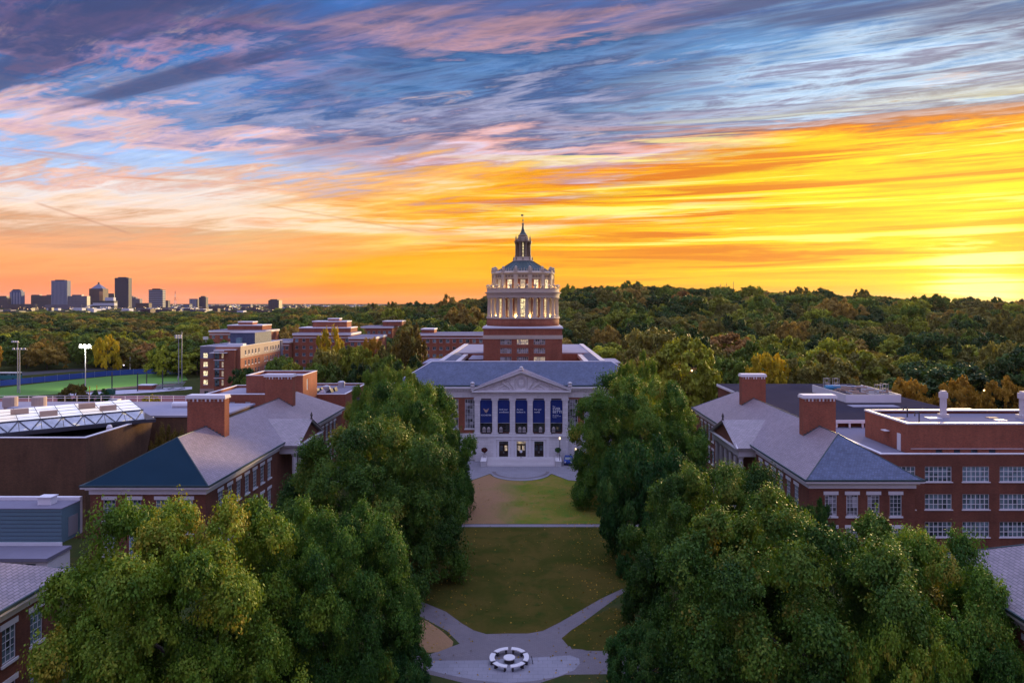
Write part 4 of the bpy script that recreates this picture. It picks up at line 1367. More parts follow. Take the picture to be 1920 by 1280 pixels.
def lab_hall():
    b = thing('laboratory_hall', 'wide building with dark flat roof and white rooftop screen behind the chimneys', 'college building', (59, 135, 0))
    X0, X1, Y0, Y1, Z = 44, 74.5, 110, 158, 14.2
    MB().wall((X0, Y0 + 1.2), (X1, Y0 + 1.2), 0, Z - .6).wall((X1, Y0), (X1, Y1), 0, Z - .6).wall((X1, Y1), (X0, Y1), 0, Z - .6).wall((X0, Y1), (X0, Y0), 0, Z - .6).build('wall', 'brick_dark', b)
    MB().box(X0 - .3, X1 + .3, Y0 - .2, Y1 + .3, Z - .6, Z - .08).build('fascia', 'white_trim', b)
    MB().box(X0 - .1, X1 + .1, Y0, Y1 + .1, Z - .08, Z).build('roof', 'flat_roof_dark', b)
    for k in range(4):
        MB().box(49.6 + 2.1 * k, 49.85 + 2.1 * k, Y0 - .1, Y0 + .15, Z - 3.4, Z - .6).build('post', 'white_trim', b)
    MB().box(47, 56, Y0 - .3, Y0 + .3, Z - 3.9, Z - 3.4).build('sill_beam', 'white_trim', b)
    # clerestory strip on the side towards the hall
    for k in range(10):
        MB().box(X0 - .36, X0 - .31, Y0 + 1 + 1.6 * k, Y0 + 2.4 + 1.6 * k, Z - .55, Z - .12).build('clerestory_pane', 'pane_sky', b)
    x0, x1, y0, y1 = 59, 69.2, 126.6, 141.7
    sc_ = MB().box(x0, x1, y0, y0 + .12, Z + .25, Z + 1.75).box(x0, x0 + .12, y0 + .12, y1, Z + .25, Z + 1.75).box(x1 - .12, x1, y0 + .12, y1, Z + .25, Z + 1.75)
    sc_.build('plant_screen', 'white_paint', b)
    rng = random.Random(4)
    for k in range(26):
        xx, yy = rng.uniform(x0 + 1, x1 - 1), rng.uniform(y0 + 2.5, y1 - 1)
        L = rng.uniform(1.5, 4)
        zz = Z + rng.uniform(1.3, 2.1)
        q = (min(xx + L, x1 - .3), yy + rng.uniform(-.3, .3), zz) if k % 3 else (xx, min(yy + L, y1 - .5), zz)
        MB().tube((xx, yy, zz), q, .13, 6).build('duct_pipe', 'tan_brick' if k % 4 else 'metal_grey', b)
    for xx, yy in ((60.6, 137.2), (62.2, 137.6)):
        MB().tube((xx - .9, yy, Z + 1.7), (xx + .6, yy, Z + 1.7), .55, 12).build('tank', 'blue_plastic', b)
    for xx, yy in ((61.5, 140.6), (63.3, 140.4), (66.5, 129.5), (68.4, 131)):
        fr = MB()
        for sx in (-.5, .5):
            for sy in (-.4, .4):
                fr.tube((xx + sx, yy + sy, Z), (xx + sx, yy + sy, Z + 3.3), .05, 4)
        for zz in (1.4, 2.3, 3.2):
            fr.tube((xx - .5, yy - .4, Z + zz), (xx + .5, yy - .4, Z + zz), .05, 4).tube((xx - .5, yy + .4, Z + zz), (xx + .5, yy + .4, Z + zz), .05, 4)
        fr.build('equipment_frame', 'metal_grey', b)
    MB().box(58.5, 67, 122.8, 125.3, Z + .003, Z + .05).build('membrane_sheet', 'flat_roof_pale', b)


lab_hall()


# ------------------------------------------------------------------ buildings on the left
def atrium():
    b = thing('glazed_atrium', 'brown brick student centre with a long glazed roof in a steel truss', 'student centre', (-72, 105, 0))
    # brown brick body with the prow-like corner
    zt = 14.0
    prow = MB()
    A, B, Bt = (-62.0, 95.7), (-62.0, 113.0), (-62.0, 110.6)
    v = [(-110, 95.7, 0), (A[0], A[1], 0), (Bt[0], 108.0, 0), (-110, 108.0, 0), (-110, 95.7, zt), (A[0], A[1], zt), (B[0], B[1], zt), (-110, 113.0, zt)]
    prow.add(v, [(0, 1, 5, 4), (1, 2, 6, 5), (2, 3, 7, 6)])
    prow.add([(-110, 96.1, zt), (-62.4, 96.1, zt), (-62.4, 112.6, zt), (-110, 112.6, zt), (-110, 96.1, zt - 1.1), (-62.4, 96.1, zt - 1.1), (-62.4, 112.6, zt - 1.1), (-110, 112.6, zt - 1.1)],
             [(1, 0, 4, 5), (2, 1, 5, 6), (3, 2, 6, 7)])
    prow.build('wall', 'brick_brown', b)
    MB().box(-109.6, -62.39, 96.09, 112.61, zt - 1.3, zt - 1.1).build('roof', 'flat_roof_dark', b)
    MB().box(-110, -61.95, 95.65, 96.15, zt + .002, zt + .12).build('coping', 'white_trim', b)
    MB().box(-62.45, -61.95, 96.15, 113.05, zt + .002, zt + .12).build('coping', 'white_trim', b)
    # second brown wall behind
    MB().box(-66, -53, 118, 132, 0, 13.2).build('rear_wall', 'brick_brown', b)
    MB().box(-66.2, -52.8, 117.8, 132.2, 13.2, 13.5).build('rear_roof', 'flat_roof_pale', b)
    # glazed roof: axis runs diagonally back to the right
    P0, d, n = Vector((-85.2, 87.6)), Vector((.765, .644)), Vector((-.644, .765))
    L = 32.0
    Q = lambda u, w, z: (P0.x + d.x * u + n.x * w, P0.y + d.y * u + n.y * w, z)
    zb, zr, wr, wd = 14.45, 15.75, 1.7, 12.5
    MB().add([Q(-2, -.3, zb - .5), Q(L + 1.5, -.3, zb - .5), Q(L + 1.5, wd, zb - .5), Q(-2, wd, zb - .5), Q(-2, -.3, zb), Q(L + 1.5, -.3, zb), Q(L + 1.5, wd, zb), Q(-2, wd, zb)],
             [(4, 5, 6, 7), (0, 1, 5, 4), (1, 2, 6, 5), (2, 3, 7, 6), (3, 0, 4, 7)]).build('skylight_kerb', 'metal_dark', b)
    nb, nr = 12, 4
    zc = 16.3
    zz = lambda w: zr + (zc - zr) * (w - wr) / (wd - wr)
    k = 0
    for i in range(nb):
        for j in range(nr):
            u0, u1 = L * i / nb + .04, L * (i + 1) / nb - .04
            w0, w1 = wr + (wd - wr) * j / nr + .05, wr + (wd - wr) * (j + 1) / nr - .05
            ob = MB().add([Q(u0, w0, zz(w0)), Q(u1, w0, zz(w0)), Q(u1, w1, zz(w1)), Q(u0, w1, zz(w1)), Q(u0, w0, zz(w0) - .06), Q(u1, w0, zz(w0) - .06), Q(u1, w1, zz(w1) - .06), Q(u0, w1, zz(w1) - .06)],
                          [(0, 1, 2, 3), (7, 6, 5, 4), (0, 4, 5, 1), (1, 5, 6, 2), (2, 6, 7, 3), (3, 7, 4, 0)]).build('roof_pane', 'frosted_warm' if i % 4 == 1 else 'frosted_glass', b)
    for i in range(nb):
        u0, u1 = L * i / nb + .04, L * (i + 1) / nb - .04
        MB().add([Q(u0, 0, zb), Q(u1, 0, zb), Q(u1, wr, zr), Q(u0, wr, zr)], [(0, 1, 2, 3)]).build('side_pane', 'side_glass', b)
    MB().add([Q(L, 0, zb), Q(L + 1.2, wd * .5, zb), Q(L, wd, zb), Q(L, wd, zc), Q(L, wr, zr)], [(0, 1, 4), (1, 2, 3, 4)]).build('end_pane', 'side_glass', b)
    for i in range(nb + 1):
        u = L * i / nb
        if i < nb:
            um = L * (i + .5) / nb
            MB().tube(Q(u, wr - .05, zr + .05), Q(um, -.1, zb + .08), .06, 6).build('truss_bar', 'metal_dark', b)
            MB().tube(Q(um, -.1, zb + .08), Q(L * (i + 1) / nb, wr - .05, zr + .05), .06, 6).build('truss_bar', 'metal_dark', b)
        MB().tube(Q(u, wr, zr + .02), Q(u, wd, zc + .02), .035, 4).build('glazing_bar', 'metal_dark', b)
    for j in range(1, nr):
        w = wr + (wd - wr) * j / nr
        MB().tube(Q(0, w, zz(w) + .02), Q(L, w, zz(w) + .02), .035, 4).build('glazing_bar', 'metal_dark', b)
    MB().tube(Q(-.5, wr - .05, zr + .05), Q(L + .1, wr - .05, zr + .05), .1, 6).build('ridge_beam', 'metal_dark', b)
    MB().tube(Q(-.5, -.12, zb + .05), Q(L + .1, -.12, zb + .05), .08, 6).build('sill_beam', 'metal_dark', b)
    for i, (u, w) in enumerate(((9.2, 5.6), (11.8, 3.6), (16.5, 7.6), (19.8, 4.0), (25.2, 7.8), (27.6, 4.2))):
        bx = MB()
        vs = [Q(u + a, w + c, z) for z in (zz(w) - .1, zz(w) + .75) for a, c in ((-1.1, -.5), (1.1, -.5), (1.1, .5), (-1.1, .5))]
        bx.add(vs, [(4, 5, 6, 7), (0, 1, 5, 4), (1, 2, 6, 5), (2, 3, 7, 6), (3, 0, 4, 7)]).build('vent_box', 'tan_brick', b)
    for u, w, r in ((12.0, -1.6, .55), (27.0, -1.0, .4)):
        x, y, _ = Q(u, w, 0)
        MB().lathe(x, y, [(r * .7, zt - 1.1), (r * .7, zt - .5), (r, zt - .45), (r * 1.05, zt), (r * .6, zt + .35)], 12).build('roof_vent', 'white_trim', b)
    # flat roof with railing, tanks and plant behind the glass
    MB().box(-110, -66.02, 118.5, 136, 0, 13.0).build('rear_block', 'brick_brown', b)
    MB().box(-110, -66.0, 118.3, 136.2, 13.0, 13.25).build('rear_block_roof', 'flat_roof_pale', b)
    for xx in (-94.8, -89.5):
        MB().lathe(xx, 125, [(1.0, 13.25), (1.0, 13.9), (1.2, 14.0), (1.2, 15.7), (1.0, 15.8)], 16).build('cooling_tower', 'beige_panel', b)
    MB().box(-92, -85, 120.5, 122.5, 13.25, 14.4).build('plant_box', 'flat_roof_pale', b)
    MB().box(-76.2, -74.6, 124, 125.2, 13.25, 15.4).build('duct_riser', 'metal_grey', b)
    MB().tube((-66, 127, 14.0), (-62, 127, 14.0), .6, 10).build('duct_pipe', 'white_trim', b)
    rl = MB()
    for z in (14.0, 14.45):
        rl.tube((-110, 135.9, z), (-53, 135.9, z), .05, 4)
    rl.build('railing', 'white_trim', b)
    for k in range(24):
        MB().tube((-109 + 2.4 * k, 135.9, 13.2), (-109 + 2.4 * k, 135.9, 14.45), .045, 4).build('railing_post', 'white_trim', b)


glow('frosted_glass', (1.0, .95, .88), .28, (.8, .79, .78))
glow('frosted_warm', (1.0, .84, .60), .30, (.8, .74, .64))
m, t = new_mat('side_glass')
pos = t.n('ShaderNodeNewGeometry').outputs['Position']
nz = t.noise(pos, 0.7, 4, 0.6)
col = t.ramp(nz, [(0.3, (0.26, 0.28, 0.31, 1)), (0.55, (0.46, 0.48, 0.54, 1)), (0.8, (0.40, 0.36, 0.22, 1))])
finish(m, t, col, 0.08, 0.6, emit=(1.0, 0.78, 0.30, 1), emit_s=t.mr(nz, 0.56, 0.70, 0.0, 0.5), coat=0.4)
atrium()


def teal_block():
    b = thing('metal_clad_block', 'low teal metal-clad block attached to the end of the brick hall', 'annexe', (-64, 78, 0))
    MB().box(-90, -52.75, 77.2, 80.4, 5.8, 9.66).build('wall', 'panel_teal', b)
    for k in range(8):
        MB().box(-90, -52.74, 77.16, 77.2, 6.2 + .45 * k, 6.215 + .45 * k).build('cladding_joint', 'metal_dark', b)
    MB().box(-90, -52.7, 77.15, 80.4, 9.66, 9.74).build('roof', 'flat_roof', b)
    MB().box(-90, -52.8, 80.42, 80.9, 5.8, 10.1).build('rear_parapet', 'white_trim', b)
    MB().box(-56.4, -54.9, 78.5, 79.6, 9.74, 10.55).box(-56.5, -54.8, 78.4, 79.7, 10.55, 10.65).build('roof_unit', 'white_trim', b)
    MB().tube((-63, 79, 9.7), (-63, 79, 10.2), .12, 8).build('vent_pipe', 'metal_dark', b)
    MB().box(-52.74, -52.68, 78.3, 79.9, 6.2, 8.4).build('door', 'metal_grey', b)
    MB().box(-90, -52.6, 77.0, 77.14, 5.58, 5.95).build('base_flashing', 'white_paint', b)
    MB().box(-90, -51.6, 73.2, 77.2, 5.2, 5.56).build('lower_roof', 'flat_roof', b)
    gl = MB().wall((-90, 73.6), (-51.8, 73.6), 0, 5.2, [(29.0 + 1.35 * k, 30.2 + 1.35 * k, 2.6, 4.9) for k in range(6)], .15)
    gl.wall((-51.8, 73.6), (-51.8, 77.2), 0, 5.2).build('lower_wall', 'white_trim', b)
    for k in range(6):
        window(b, (-90, 73.6), Vector((1, 0)), 29.0 + 1.35 * k, 30.2 + 1.35 * k, 2.6, 4.9, .12, 1, 2, 'pane_dark')
    MB().add([(-63.5, 72, 5.0), (-58.6, 71.2, 5.5), (-58.4, 73.1, 5.5), (-63.5, 73.1, 5.0), (-63.5, 72, 3.0), (-58.6, 71.2, 3.0), (-58.4, 73.1, 3.0), (-63.5, 73.1, 3.0)],
             [(0, 1, 2, 3), (4, 5, 1, 0), (5, 6, 2, 1), (7, 4, 0, 3)]).build('canopy', 'brick_dark', b)


teal_block()


def back_buildings():
    b = thing('stair_wing', 'low brick wing with square stair tower behind the long hall roof', 'college building', (-54, 142, 0))
    block(b, -64, -49.5, 135, 150, 0, 14.8, 'brick_red', S=row([5.5, 8.6], 1.0, 11.6, 13.4, nx=1, ny=2, pane='white_blind'), roof='flat_roof_pale')
    block(b, -58.2, -46.5, 141, 150.5, 0, 17.9, 'brick_red', E=row([3], .9, 14.6, 16.9, nx=1, ny=2, pane='white_blind'), roof='flat_roof_pale', wname='stair_tower')
    b = thing('skylight_wing', 'flat-roofed brick wing with zigzag skylights behind the hall', 'college building', (-50, 160, 0))
    block(b, -64, -40.4, 150.8, 171, 0, 12.7, 'brick_red', roof='flat_roof', coping='white_trim', para=.4)
    for r_ in range(2):
        for k in range(5):
            x, y = -52.5 + 1.55 * k + r_ * .3, 156.5 + 2.3 * r_
            MB().add([(x, y, 12.31), (x + 1.3, y, 12.31), (x + 1.3, y + 2, 12.31), (x, y + 2, 12.31), (x, y, 12.5), (x, y + 2, 12.5), (x + .9, y, 13.2), (x + .9, y + 2, 13.2)],
                     [(4, 6, 7, 5), (0, 1, 6, 4), (1, 2, 7, 6), (2, 3, 5, 7)]).build('skylight', 'white_paint' if k % 2 else 'metal_dark', b)
    for x, y, r in ((-45.5, 166.5, .8), (-46.6, 157.8, .75)):
        MB().lathe(x, y, [(r, 12.3), (r, 13.2), (r * 1.15, 13.25), (r * 1.1, 13.7), (r * .5, 13.9)], 14).build('roof_vent', 'metal_grey', b)
    MB().box(-40.2, -34, 158, 168, 0, 10.2).build('lower_wall', 'brick_dark', b)
    MB().box(-40.3, -33.8, 157.8, 168.2, 10.2, 10.5).build('lower_roof', 'flat_roof_dark', b)

    # residence hall with beige upper storey
    b = thing('residence_hall', 'tall red brick residence hall with beige top storey and grey penthouse', 'residence hall', (-107, 256, 0))
    E = []
    for za, zb, pn in ((14.6, 16.2, 'pane_dark'), (10.9, 12.7, 'pane_dark'), (7.5, 9.3, 'pane_dark'), (4.2, 6.0, 'pane_dark')):
        for c in (4.2, 7.2, 10.2, 13.2, 16.2, 22.0, 24.2, 28.0, 30.3, 33.2, 36.0):
            E += row([c], 1.1, za, zb, nx=1, ny=2, pane='pane_curtain' if c in (22.0, 24.2) else pn, sill=.25)
    mb = MB()
    facade(mb, b, (-99.8, 237), (-99.8, 277), 0, 13.6, [w for w in E if w['za'] < 13])
    mb.wall((-113.8, 237), (-108.5, 237), 3.0, 13.6).wall((-108.5, 237), (-99.8, 237), 3.0, 17.6)
    mb.wall((-99.8, 277), (-113.8, 277), 0, 17.6).wall((-113.8, 277), (-113.8, 237), 0, 17.6)
    mb.build('wall', 'brick_warm', b)
    up = MB()
    facade(up, b, (-99.8, 237.0), (-99.8, 277), 13.6, 17.7, [w for w in E if w['za'] > 13])
    up.build('beige_storey', 'beige_panel', b)
    MB().wall((-113.8, 237), (-108.5, 237), 13.6, 17.7).build('grey_panel', 'flat_roof', b)
    MB().wall((-113.9, 236.95), (-99.7, 236.95), 0, 3.05).build('base_storey', 'beige_panel', b)
    MB().box(-113.7, -99.9, 237.1, 276.9, 17.45, 17.6).build('roof', 'flat_roof_pale', b)
    MB().ring(-113.9, -99.7, 236.9, 277.1, 17.7, 17.85, .35).build('coping', 'white_trim', b)
    MB().box(-99.78, -99.5, 275, 277.1, 0, 17.69).build('corner_panel', 'flat_roof', b)
    MB().box(-108.2, -101.0, 235.2, 236.96, 2.6, 16.6).build('brick_bay', 'brick_red', b)
    MB().box(-108.3, -100.9, 235.1, 237.0, 16.6, 16.75).build('bay_coping', 'white_trim', b)
    for k in range(4):
        z = 4.6 + 3.1 * k
        MB().box(-112.6, -111.2, 236.9, 236.97, z, z + 1.5).build('stair_pane', 'pane_bright', b)
        MB().box(-112.7, -111.1, 236.86, 236.98, z - .3, z - .1).build('sill', 'white_trim', b)
        MB().box(-107.9, -106.4, 235.1, 235.19, z - .4, z + 2.2).build('bay_pane', 'pane_sky', b)
        MB().box(-105.5, -104.9, 235.1, 235.19, z - .1, z + 1.7).build('bay_pane', 'pane_lit', b)
        MB().box(-108.25, -104.7, 235.02, 235.18, z + 2.25, z + 2.5).build('spandrel', 'white_trim', b)
    MB().box(-109.3, -103.4, 234.2, 236.9, 15.55, 15.8).build('canopy_slab', 'white_trim', b)
    MB().box(-112.3, -111.0, 236.85, 236.94, .7, 2.3).build('base_window', 'pane_dark', b)
    MB().box(-109, -97.8 - 2.2, 250, 266, 17.6, 21.8).build('penthouse', 'slate_blue', b)
    MB().box(-109.2, -99.9, 249.8, 266.2, 21.8, 22.0).build('penthouse_roof', 'flat_roof_pale', b)
    MB().box(-105.2, -103.6, 246, 247.6, 17.6, 20.2).build('roof_unit', 'panel_teal', b)
    MB().box(-107, -101.5, 243, 246, 17.6, 18.3).build('roof_unit', 'white_paint', b)

    def dorm(label, x0, x1, y0, y1, z, rows, cols, upper=(), trim=True, mat='brick_red', loc_roof='flat_roof'):
        b = thing('brick_dormitory', label, 'dormitory', ((x0 + x1) / 2, (y0 + y1) / 2, 0))
        S, Ew = [], []
        for r_ in range(rows):
            zb = z - 1.5 - 3.1 * r_
            S += row([(x1 - x0) * (k + .5) / cols for k in range(cols)], 1.4, zb - 1.5, zb, nx=2, ny=1, pane='pane_dark' if r_ % 2 else 'pane_sky')
        mb = MB()
        facade(mb, b, (x0, y0), (x1, y0), 0, z, S, .2)
        mb.wall((x1, y0), (x1, y1), 0, z).wall((x1, y1), (x0, y1), 0, z).wall((x0, y1), (x0, y0), 0, z)
        mb.build('wall', mat, b)
        MB().box(x0 - .3, x1 + .3, y0 - .3, y1 + .3, z, z + .9).build('roof_band', 'white_trim', b)
        MB().box(x0, x1, y0, y1, z + .9, z + 1.0).build('roof', loc_roof, b)
        if trim:
            MB().box(x0 - .1, x1 + .1, y0 - .12, y0 - .002, z - 1.15, z - .85).build('string_course', 'white_trim', b)
        for (a, c, e, f, zz) in upper:
            MB().box(a, c, e, f, z + 1.0, zz).build('upper_block', mat, b)
            MB().box(a - .2, c + .2, e - .2, f + .2, zz, zz + .45).build('upper_band', 'white_trim', b)
        return b
    dorm('brick dormitory with white bands just behind the residence hall', -154, -127, 330, 348, 18.6, 3, 7, ((-147, -130, 334, 346, 21.6), (-143, -136, 337, 343, 23.2)))
    dorm('low brick dormitory with pale arches between two larger ones', -111.5, -103.6, 296, 312, 15.5, 3, 4, (), True)
    dorm('stepped brick dormitory behind the tall yellow tree', -103.2, -78, 300, 318, 18.6, 5, 8, ((-102.5, -79.5, 306, 318, 21.4), (-97.5, -82, 309, 317, 24.2), (-91, -86, 311, 315, 25.4)))
    dorm('long brick block with pale flat roof right of the yellow tree', -77.6, -66, 296, 318, 17.2, 4, 4, ())
    dorm('brick pavilion with dark glass floor under a white flat roof', -91, -74, 372, 390, 19.0, 1, 6, ((-80, -69.5, 376, 388, 22.4),), False)
    dorm('long brick dormitory with two white bands seen beside the library tower', -46.5, -18.5, 288, 304, 19.0, 5, 10, ((-45.5, -40, 291, 300, 21.4),))


plain('white_blind', (0.62, 0.63, 0.68), 0.4, 0.06)
back_buildings()
# ------------------------------------------------------------------ trees
def crown_mesh(name, seed, rx, ry, h, lobes, subs, per, size, mat, low=-0.35, tip=1.0, lobe_r=0.34, fill=1.0):
    """a crown as many leaf faces on small sprays that sit on larger boughs; local origin at the crown's bottom centre"""
    rng = np.random.default_rng(seed)
    k = np.arange(lobes) + .5
    zc = 1 - (1 - low) * k / lobes
    ph = k * 2.39996 + rng.uniform(0, .5, lobes)
    rr = np.sqrt(np.clip(1 - np.abs(zc) ** 3.6, 0, 1))
    D = np.stack([rr * np.cos(ph), rr * np.sin(ph), zc], 1)
    dist = rng.uniform(.74, 1.0, lobes)
    dist[rng.random(lobes) < .2] *= .68
    sc_ = np.array([rx, ry, h * .5])
    L = D * dist[:, None]
    lr = lobe_r * rng.uniform(.7, 1.25, lobes)
    ltint = rng.normal(0, .15, lobes) + .10 * D[:, 2]
    P, N, T = [], [], []
    cores = L * .98
    for i in range(lobes):
        ns = max(3, int(subs * rng.uniform(.8, 1.2)))
        d = rng.normal(size=(ns, 3))
        d += D[i] * .9
        d[:, 2] += .5
        d /= np.linalg.norm(d, axis=1)[:, None]
        c = L[i] + d * lr[i] * rng.uniform(.55, 1.0, ns)[:, None] * np.array([1, 1, .95])
        # drop sprays well inside other boughs
        dd = np.linalg.norm(c[:, None, :] - cores[None], axis=2) / lr[None]
        dd[:, i] = 9
        keep = (dd.min(1) > .55) | (rng.random(ns) < .25)
        c, d = c[keep], d[keep]
        m = len(c)
        if not m:
            continue
        st = rng.normal(0, .13, m)
        sr = lr[i] * .34 * rng.uniform(.55, 1.45, m)
        q = rng.normal(size=(m, per, 3))
        q /= np.linalg.norm(q, axis=2)[:, :, None]
        q[:, :, 2] = np.where(q[:, :, 2] > 0, q[:, :, 2] * 1.25 * tip, q[:, :, 2] * .8)
        shrink = 1 - .36 * np.clip(q[:, :, 2], 0, 1.5)
        q[:, :, :2] *= shrink[:, :, None]
        rad = np.clip(np.abs(rng.normal(0, .36, (m, per))) + .42, 0, 1.1)
        ax = d + rng.normal(0, .5, (m, 3)) + np.array([0, 0, .3])
        ax /= np.linalg.norm(ax, axis=1)[:, None]
        q = q + ax[:, None, :] * ((q * ax[:, None, :]).sum(2) * .45)[:, :, None]
        pts = c[:, None, :] + q * (sr[:, None] * rad)[:, :, None]
        nn = q * .8 + d[:, None, :] * .6
        P.append((pts * sc_).reshape(-1, 3))
        N.append(nn.reshape(-1, 3))
        T.append((.42 + ltint[i] + st[:, None] + rng.normal(0, .09, (m, per))).reshape(-1))
    P, N, T = np.concatenate(P), np.concatenate(N), np.concatenate(T)
    # unit size: radius 1 and height 1 at the outermost sprays
    rr = np.quantile(np.hypot(P[:, 0] / rx, P[:, 1] / ry), .997)
    P[:, 0] /= rr
    P[:, 1] /= rr
    lo, hi = np.quantile(P[:, 2], [.002, .9998])
    P[:, 2] = (P[:, 2] - lo) / (hi - lo) * h
    me = leaf_cloud(name, P, N / (np.linalg.norm(N, axis=1)[:, None] + 1e-9), rng, size, T, mat)
    return me


def trunk_mesh(name, h, r, spread, seed, mat='bark', zc=0.6):
    rng = random.Random(seed)
    mb = MB()
    pts = [(0, 0, 0), (rng.uniform(-.1, .1) * r, .0, h * .3), (rng.uniform(-.3, .3), rng.uniform(-.3, .3), h * .62), (rng.uniform(-.5, .5), rng.uniform(-.5, .5), h * .95)]
    rs = [r * 1.35, r, r * .7, r * .18]
    for a, b_, c, d in zip(pts, pts[1:], rs, rs[1:]):
        mb.tube(a, b_, c, 8, d)
    for k in range(7):
        a = 2 * math.pi * k / 7 + rng.uniform(-.3, .3)
        z0 = h * rng.uniform(.22, .5)
        L = spread * rng.uniform(.55, .8)
        m1 = (math.cos(a) * L * .5, math.sin(a) * L * .5, z0 + h * .16)
        e = (math.cos(a + .2) * L, math.sin(a + .2) * L, z0 + h * rng.uniform(.22, .4))
        mb.tube((0, 0, z0), m1, r * .42, 6, r * .26)
        mb.tube(m1, e, r * .26, 5, r * .07)
    return raw_mesh(mb, name, mat)


def tree(label, cat, x, y, crown, R_, top, bottom, mat=None, rot=0.0, trunk_r=.4, group=None, name='maple_tree', z=0.0, ry=None):
    """crown: unit mesh (radius 1, height 1), scaled to size"""
    t = thing(name, label, cat, (x, y, z), group)
    h = top - bottom
    place('crown', crown, t, (x, y, z + bottom), rot, mat, (R_, ry or R_, h))
    tk = TRUNKS[int(abs(x * 7 + y)) % len(TRUNKS)]
    place('trunk', tk, t, (x, y, z), rot, None, (trunk_r / .4, trunk_r / .4, (bottom + h * .62) / 10))
    return t


TRUNKS = [trunk_mesh('trunk', 10, .4, 5.5, s) for s in (1, 2, 3)]
# unit crowns: leaf size relative to the crown radius
CROWN_BIG = [crown_mesh('crown', 11 + s, 1, 1, 1, 92, 27, 178, .0138, 'leaf_maple', -.55, 1.05, .195) for s in range(2)]
CROWN_MID = [crown_mesh('crown', 31 + s, 1, 1, 1, 70, 19, 70, .026, 'leaf_maple', -.5, 1.05, .215) for s in range(3)]

# ---- the maples round the quad
B, M_ = CROWN_BIG + CROWN_BIG[:1], CROWN_MID
tree('big golden-green maple in front of the teal-shaded hip-roofed hall', 'tree', -24.3, 50, B[0], 10.1, 19.0, 1.0, 'leaf_golden', 2.4, .6)
tree('green maple between the golden maple and the lawn', 'tree', -16.6, 58, B[1], 7.7, 15.8, .5, 'leaf_maple', 1.9, .45)
tree('huge dark maple whose branches reach over the lawn beside the long hall', 'tree', -18.6, 83, B[2], 12.2, 19.2, .8, 'leaf_maple_dark', 3.4, .6)
tree('tall maple crowding the left end of the library front', 'tree', -17.6, 106, B[0], 9.9, 21.0, .6, 'leaf_maple', 2.2, .5)
tree('maple top standing against the left corner of the library roof', 'tree', -26.0, 127, B[1], 7.6, 21.2, 2, 'leaf_golden', 4.1, .45)
tree('maple filling the gap between the hall and the library forecourt', 'tree', -25, 113, M_[1], 5.5, 16.0, 1, 'leaf_maple', 2.9, .4)
tree('very broad dark green maple in front of the right-hand hall', 'tree', 20.4, 51, B[1], 11.2, 17.8, .5, 'leaf_maple_dark', .9, .6)
tree('maple with brown-tipped shoulder beside the near slate roof', 'tree', 28.2, 50, B[2], 7.8, 16.2, 1.0, 'leaf_maple', 5.2, .5)
tree('low bright maple top in front of the brown-tipped one', 'tree', 23.6, 42, M_[0], 4.0, 13.4, 2, 'leaf_golden', 1.1, .3)
tree('dense round maple below the porch of the right-hand hall', 'tree', 18.4, 68, B[0], 9.6, 17.0, .5, 'leaf_maple_dark', 5.0, .5)
tree('deep green dome-shaped tree beside the upper lawn', 'tree', 15.2, 86, M_[2], 6.6, 15.8, .3, 'leaf_deep', .2, .4)
tree('tall spreading maple covering the right end of the library', 'tree', 18.6, 112, B[2], 11.8, 21.4, .4, 'leaf_maple', 1.5, .55)
tree('slender light-tipped tree rising at the right corner of the library roof', 'tree', 20.8, 131, M_[1], 5.0, 23.6, 3, 'leaf_golden', .7, .35)
tree('small dark tree at the edge of the grass beside the fire-table plaza', 'tree', 9.6, 56.5, M_[0], 3.6, 6.6, .2, 'leaf_deep', 2.6, .2)
tree('low dark tree at the near corner of the plaza', 'tree', -11.0, 56.8, M_[2], 3.0, 5.0, .1, 'leaf_deep', .6, .2)
tree('slim tree squeezed between the hall end and the window wing', 'tree', 33.8, 80.4, M_[1], 2.4, 9.9, 1, 'leaf_deep', .6, .2)
tree('dark cone-shaped tree under the brown prow wall', 'tree', -56.2, 108, M_[0], 3.6, 13.8, .2, 'leaf_olive', 1.6, .25)
tree('dark tree behind the first left chimney', 'tree', -55.0, 117, M_[1], 3.4, 14.2, .2, 'leaf_deep', 2.6, .25)
tree('dark shrubby tree in front of the teal annexe', 'tree', -60.5, 67.5, M_[2], 2.8, 7.0, .2, 'leaf_deep', .9, .2)

# ---- woods
CROWN_FAR = [crown_mesh('crown', 51 + s, 1, 1, 1, 30, 13, 56, .052, 'leaf_wood', -.45, .75, .32) for s in range(4)]
CROWN_FAR.append(crown_mesh('crown', 61, 1, 1, 1, 30, 13, 56, .05, 'leaf_wood', -.7, 1.1, .28))
FTRUNK = raw_mesh(MB().tube((0, 0, 0), (0, 0, 10), .35, 6, .15).tube((0, 0, 4), (2, .5, 8), .15, 5, .05).tube((0, 0, 4.5), (-1.8, -.8, 8), .15, 5, .05), 'trunk', 'bark')


def wood_tree(label, x, y, R_, h, mat=None, group=None, k=None, cat='tree', name='broadleaf_tree', low=.12):
    rg = random.Random(int(x * 13 + y * 7))
    z = float(height(x, y))
    t = thing(name, label, cat, (x, y, z), group)
    c = CROWN_FAR[rg.randrange(4) if k is None else k]
    place('crown', c, t, (x, y, z + h * low), rg.uniform(0, 6.28), mat, (R_ * rg.uniform(.92, 1.08), R_ * rg.uniform(.92, 1.08), h * (1 - low)))
    place('trunk', FTRUNK, t, (x, y, z - .3), 0, None, (1, 1, h * .055))
    return t


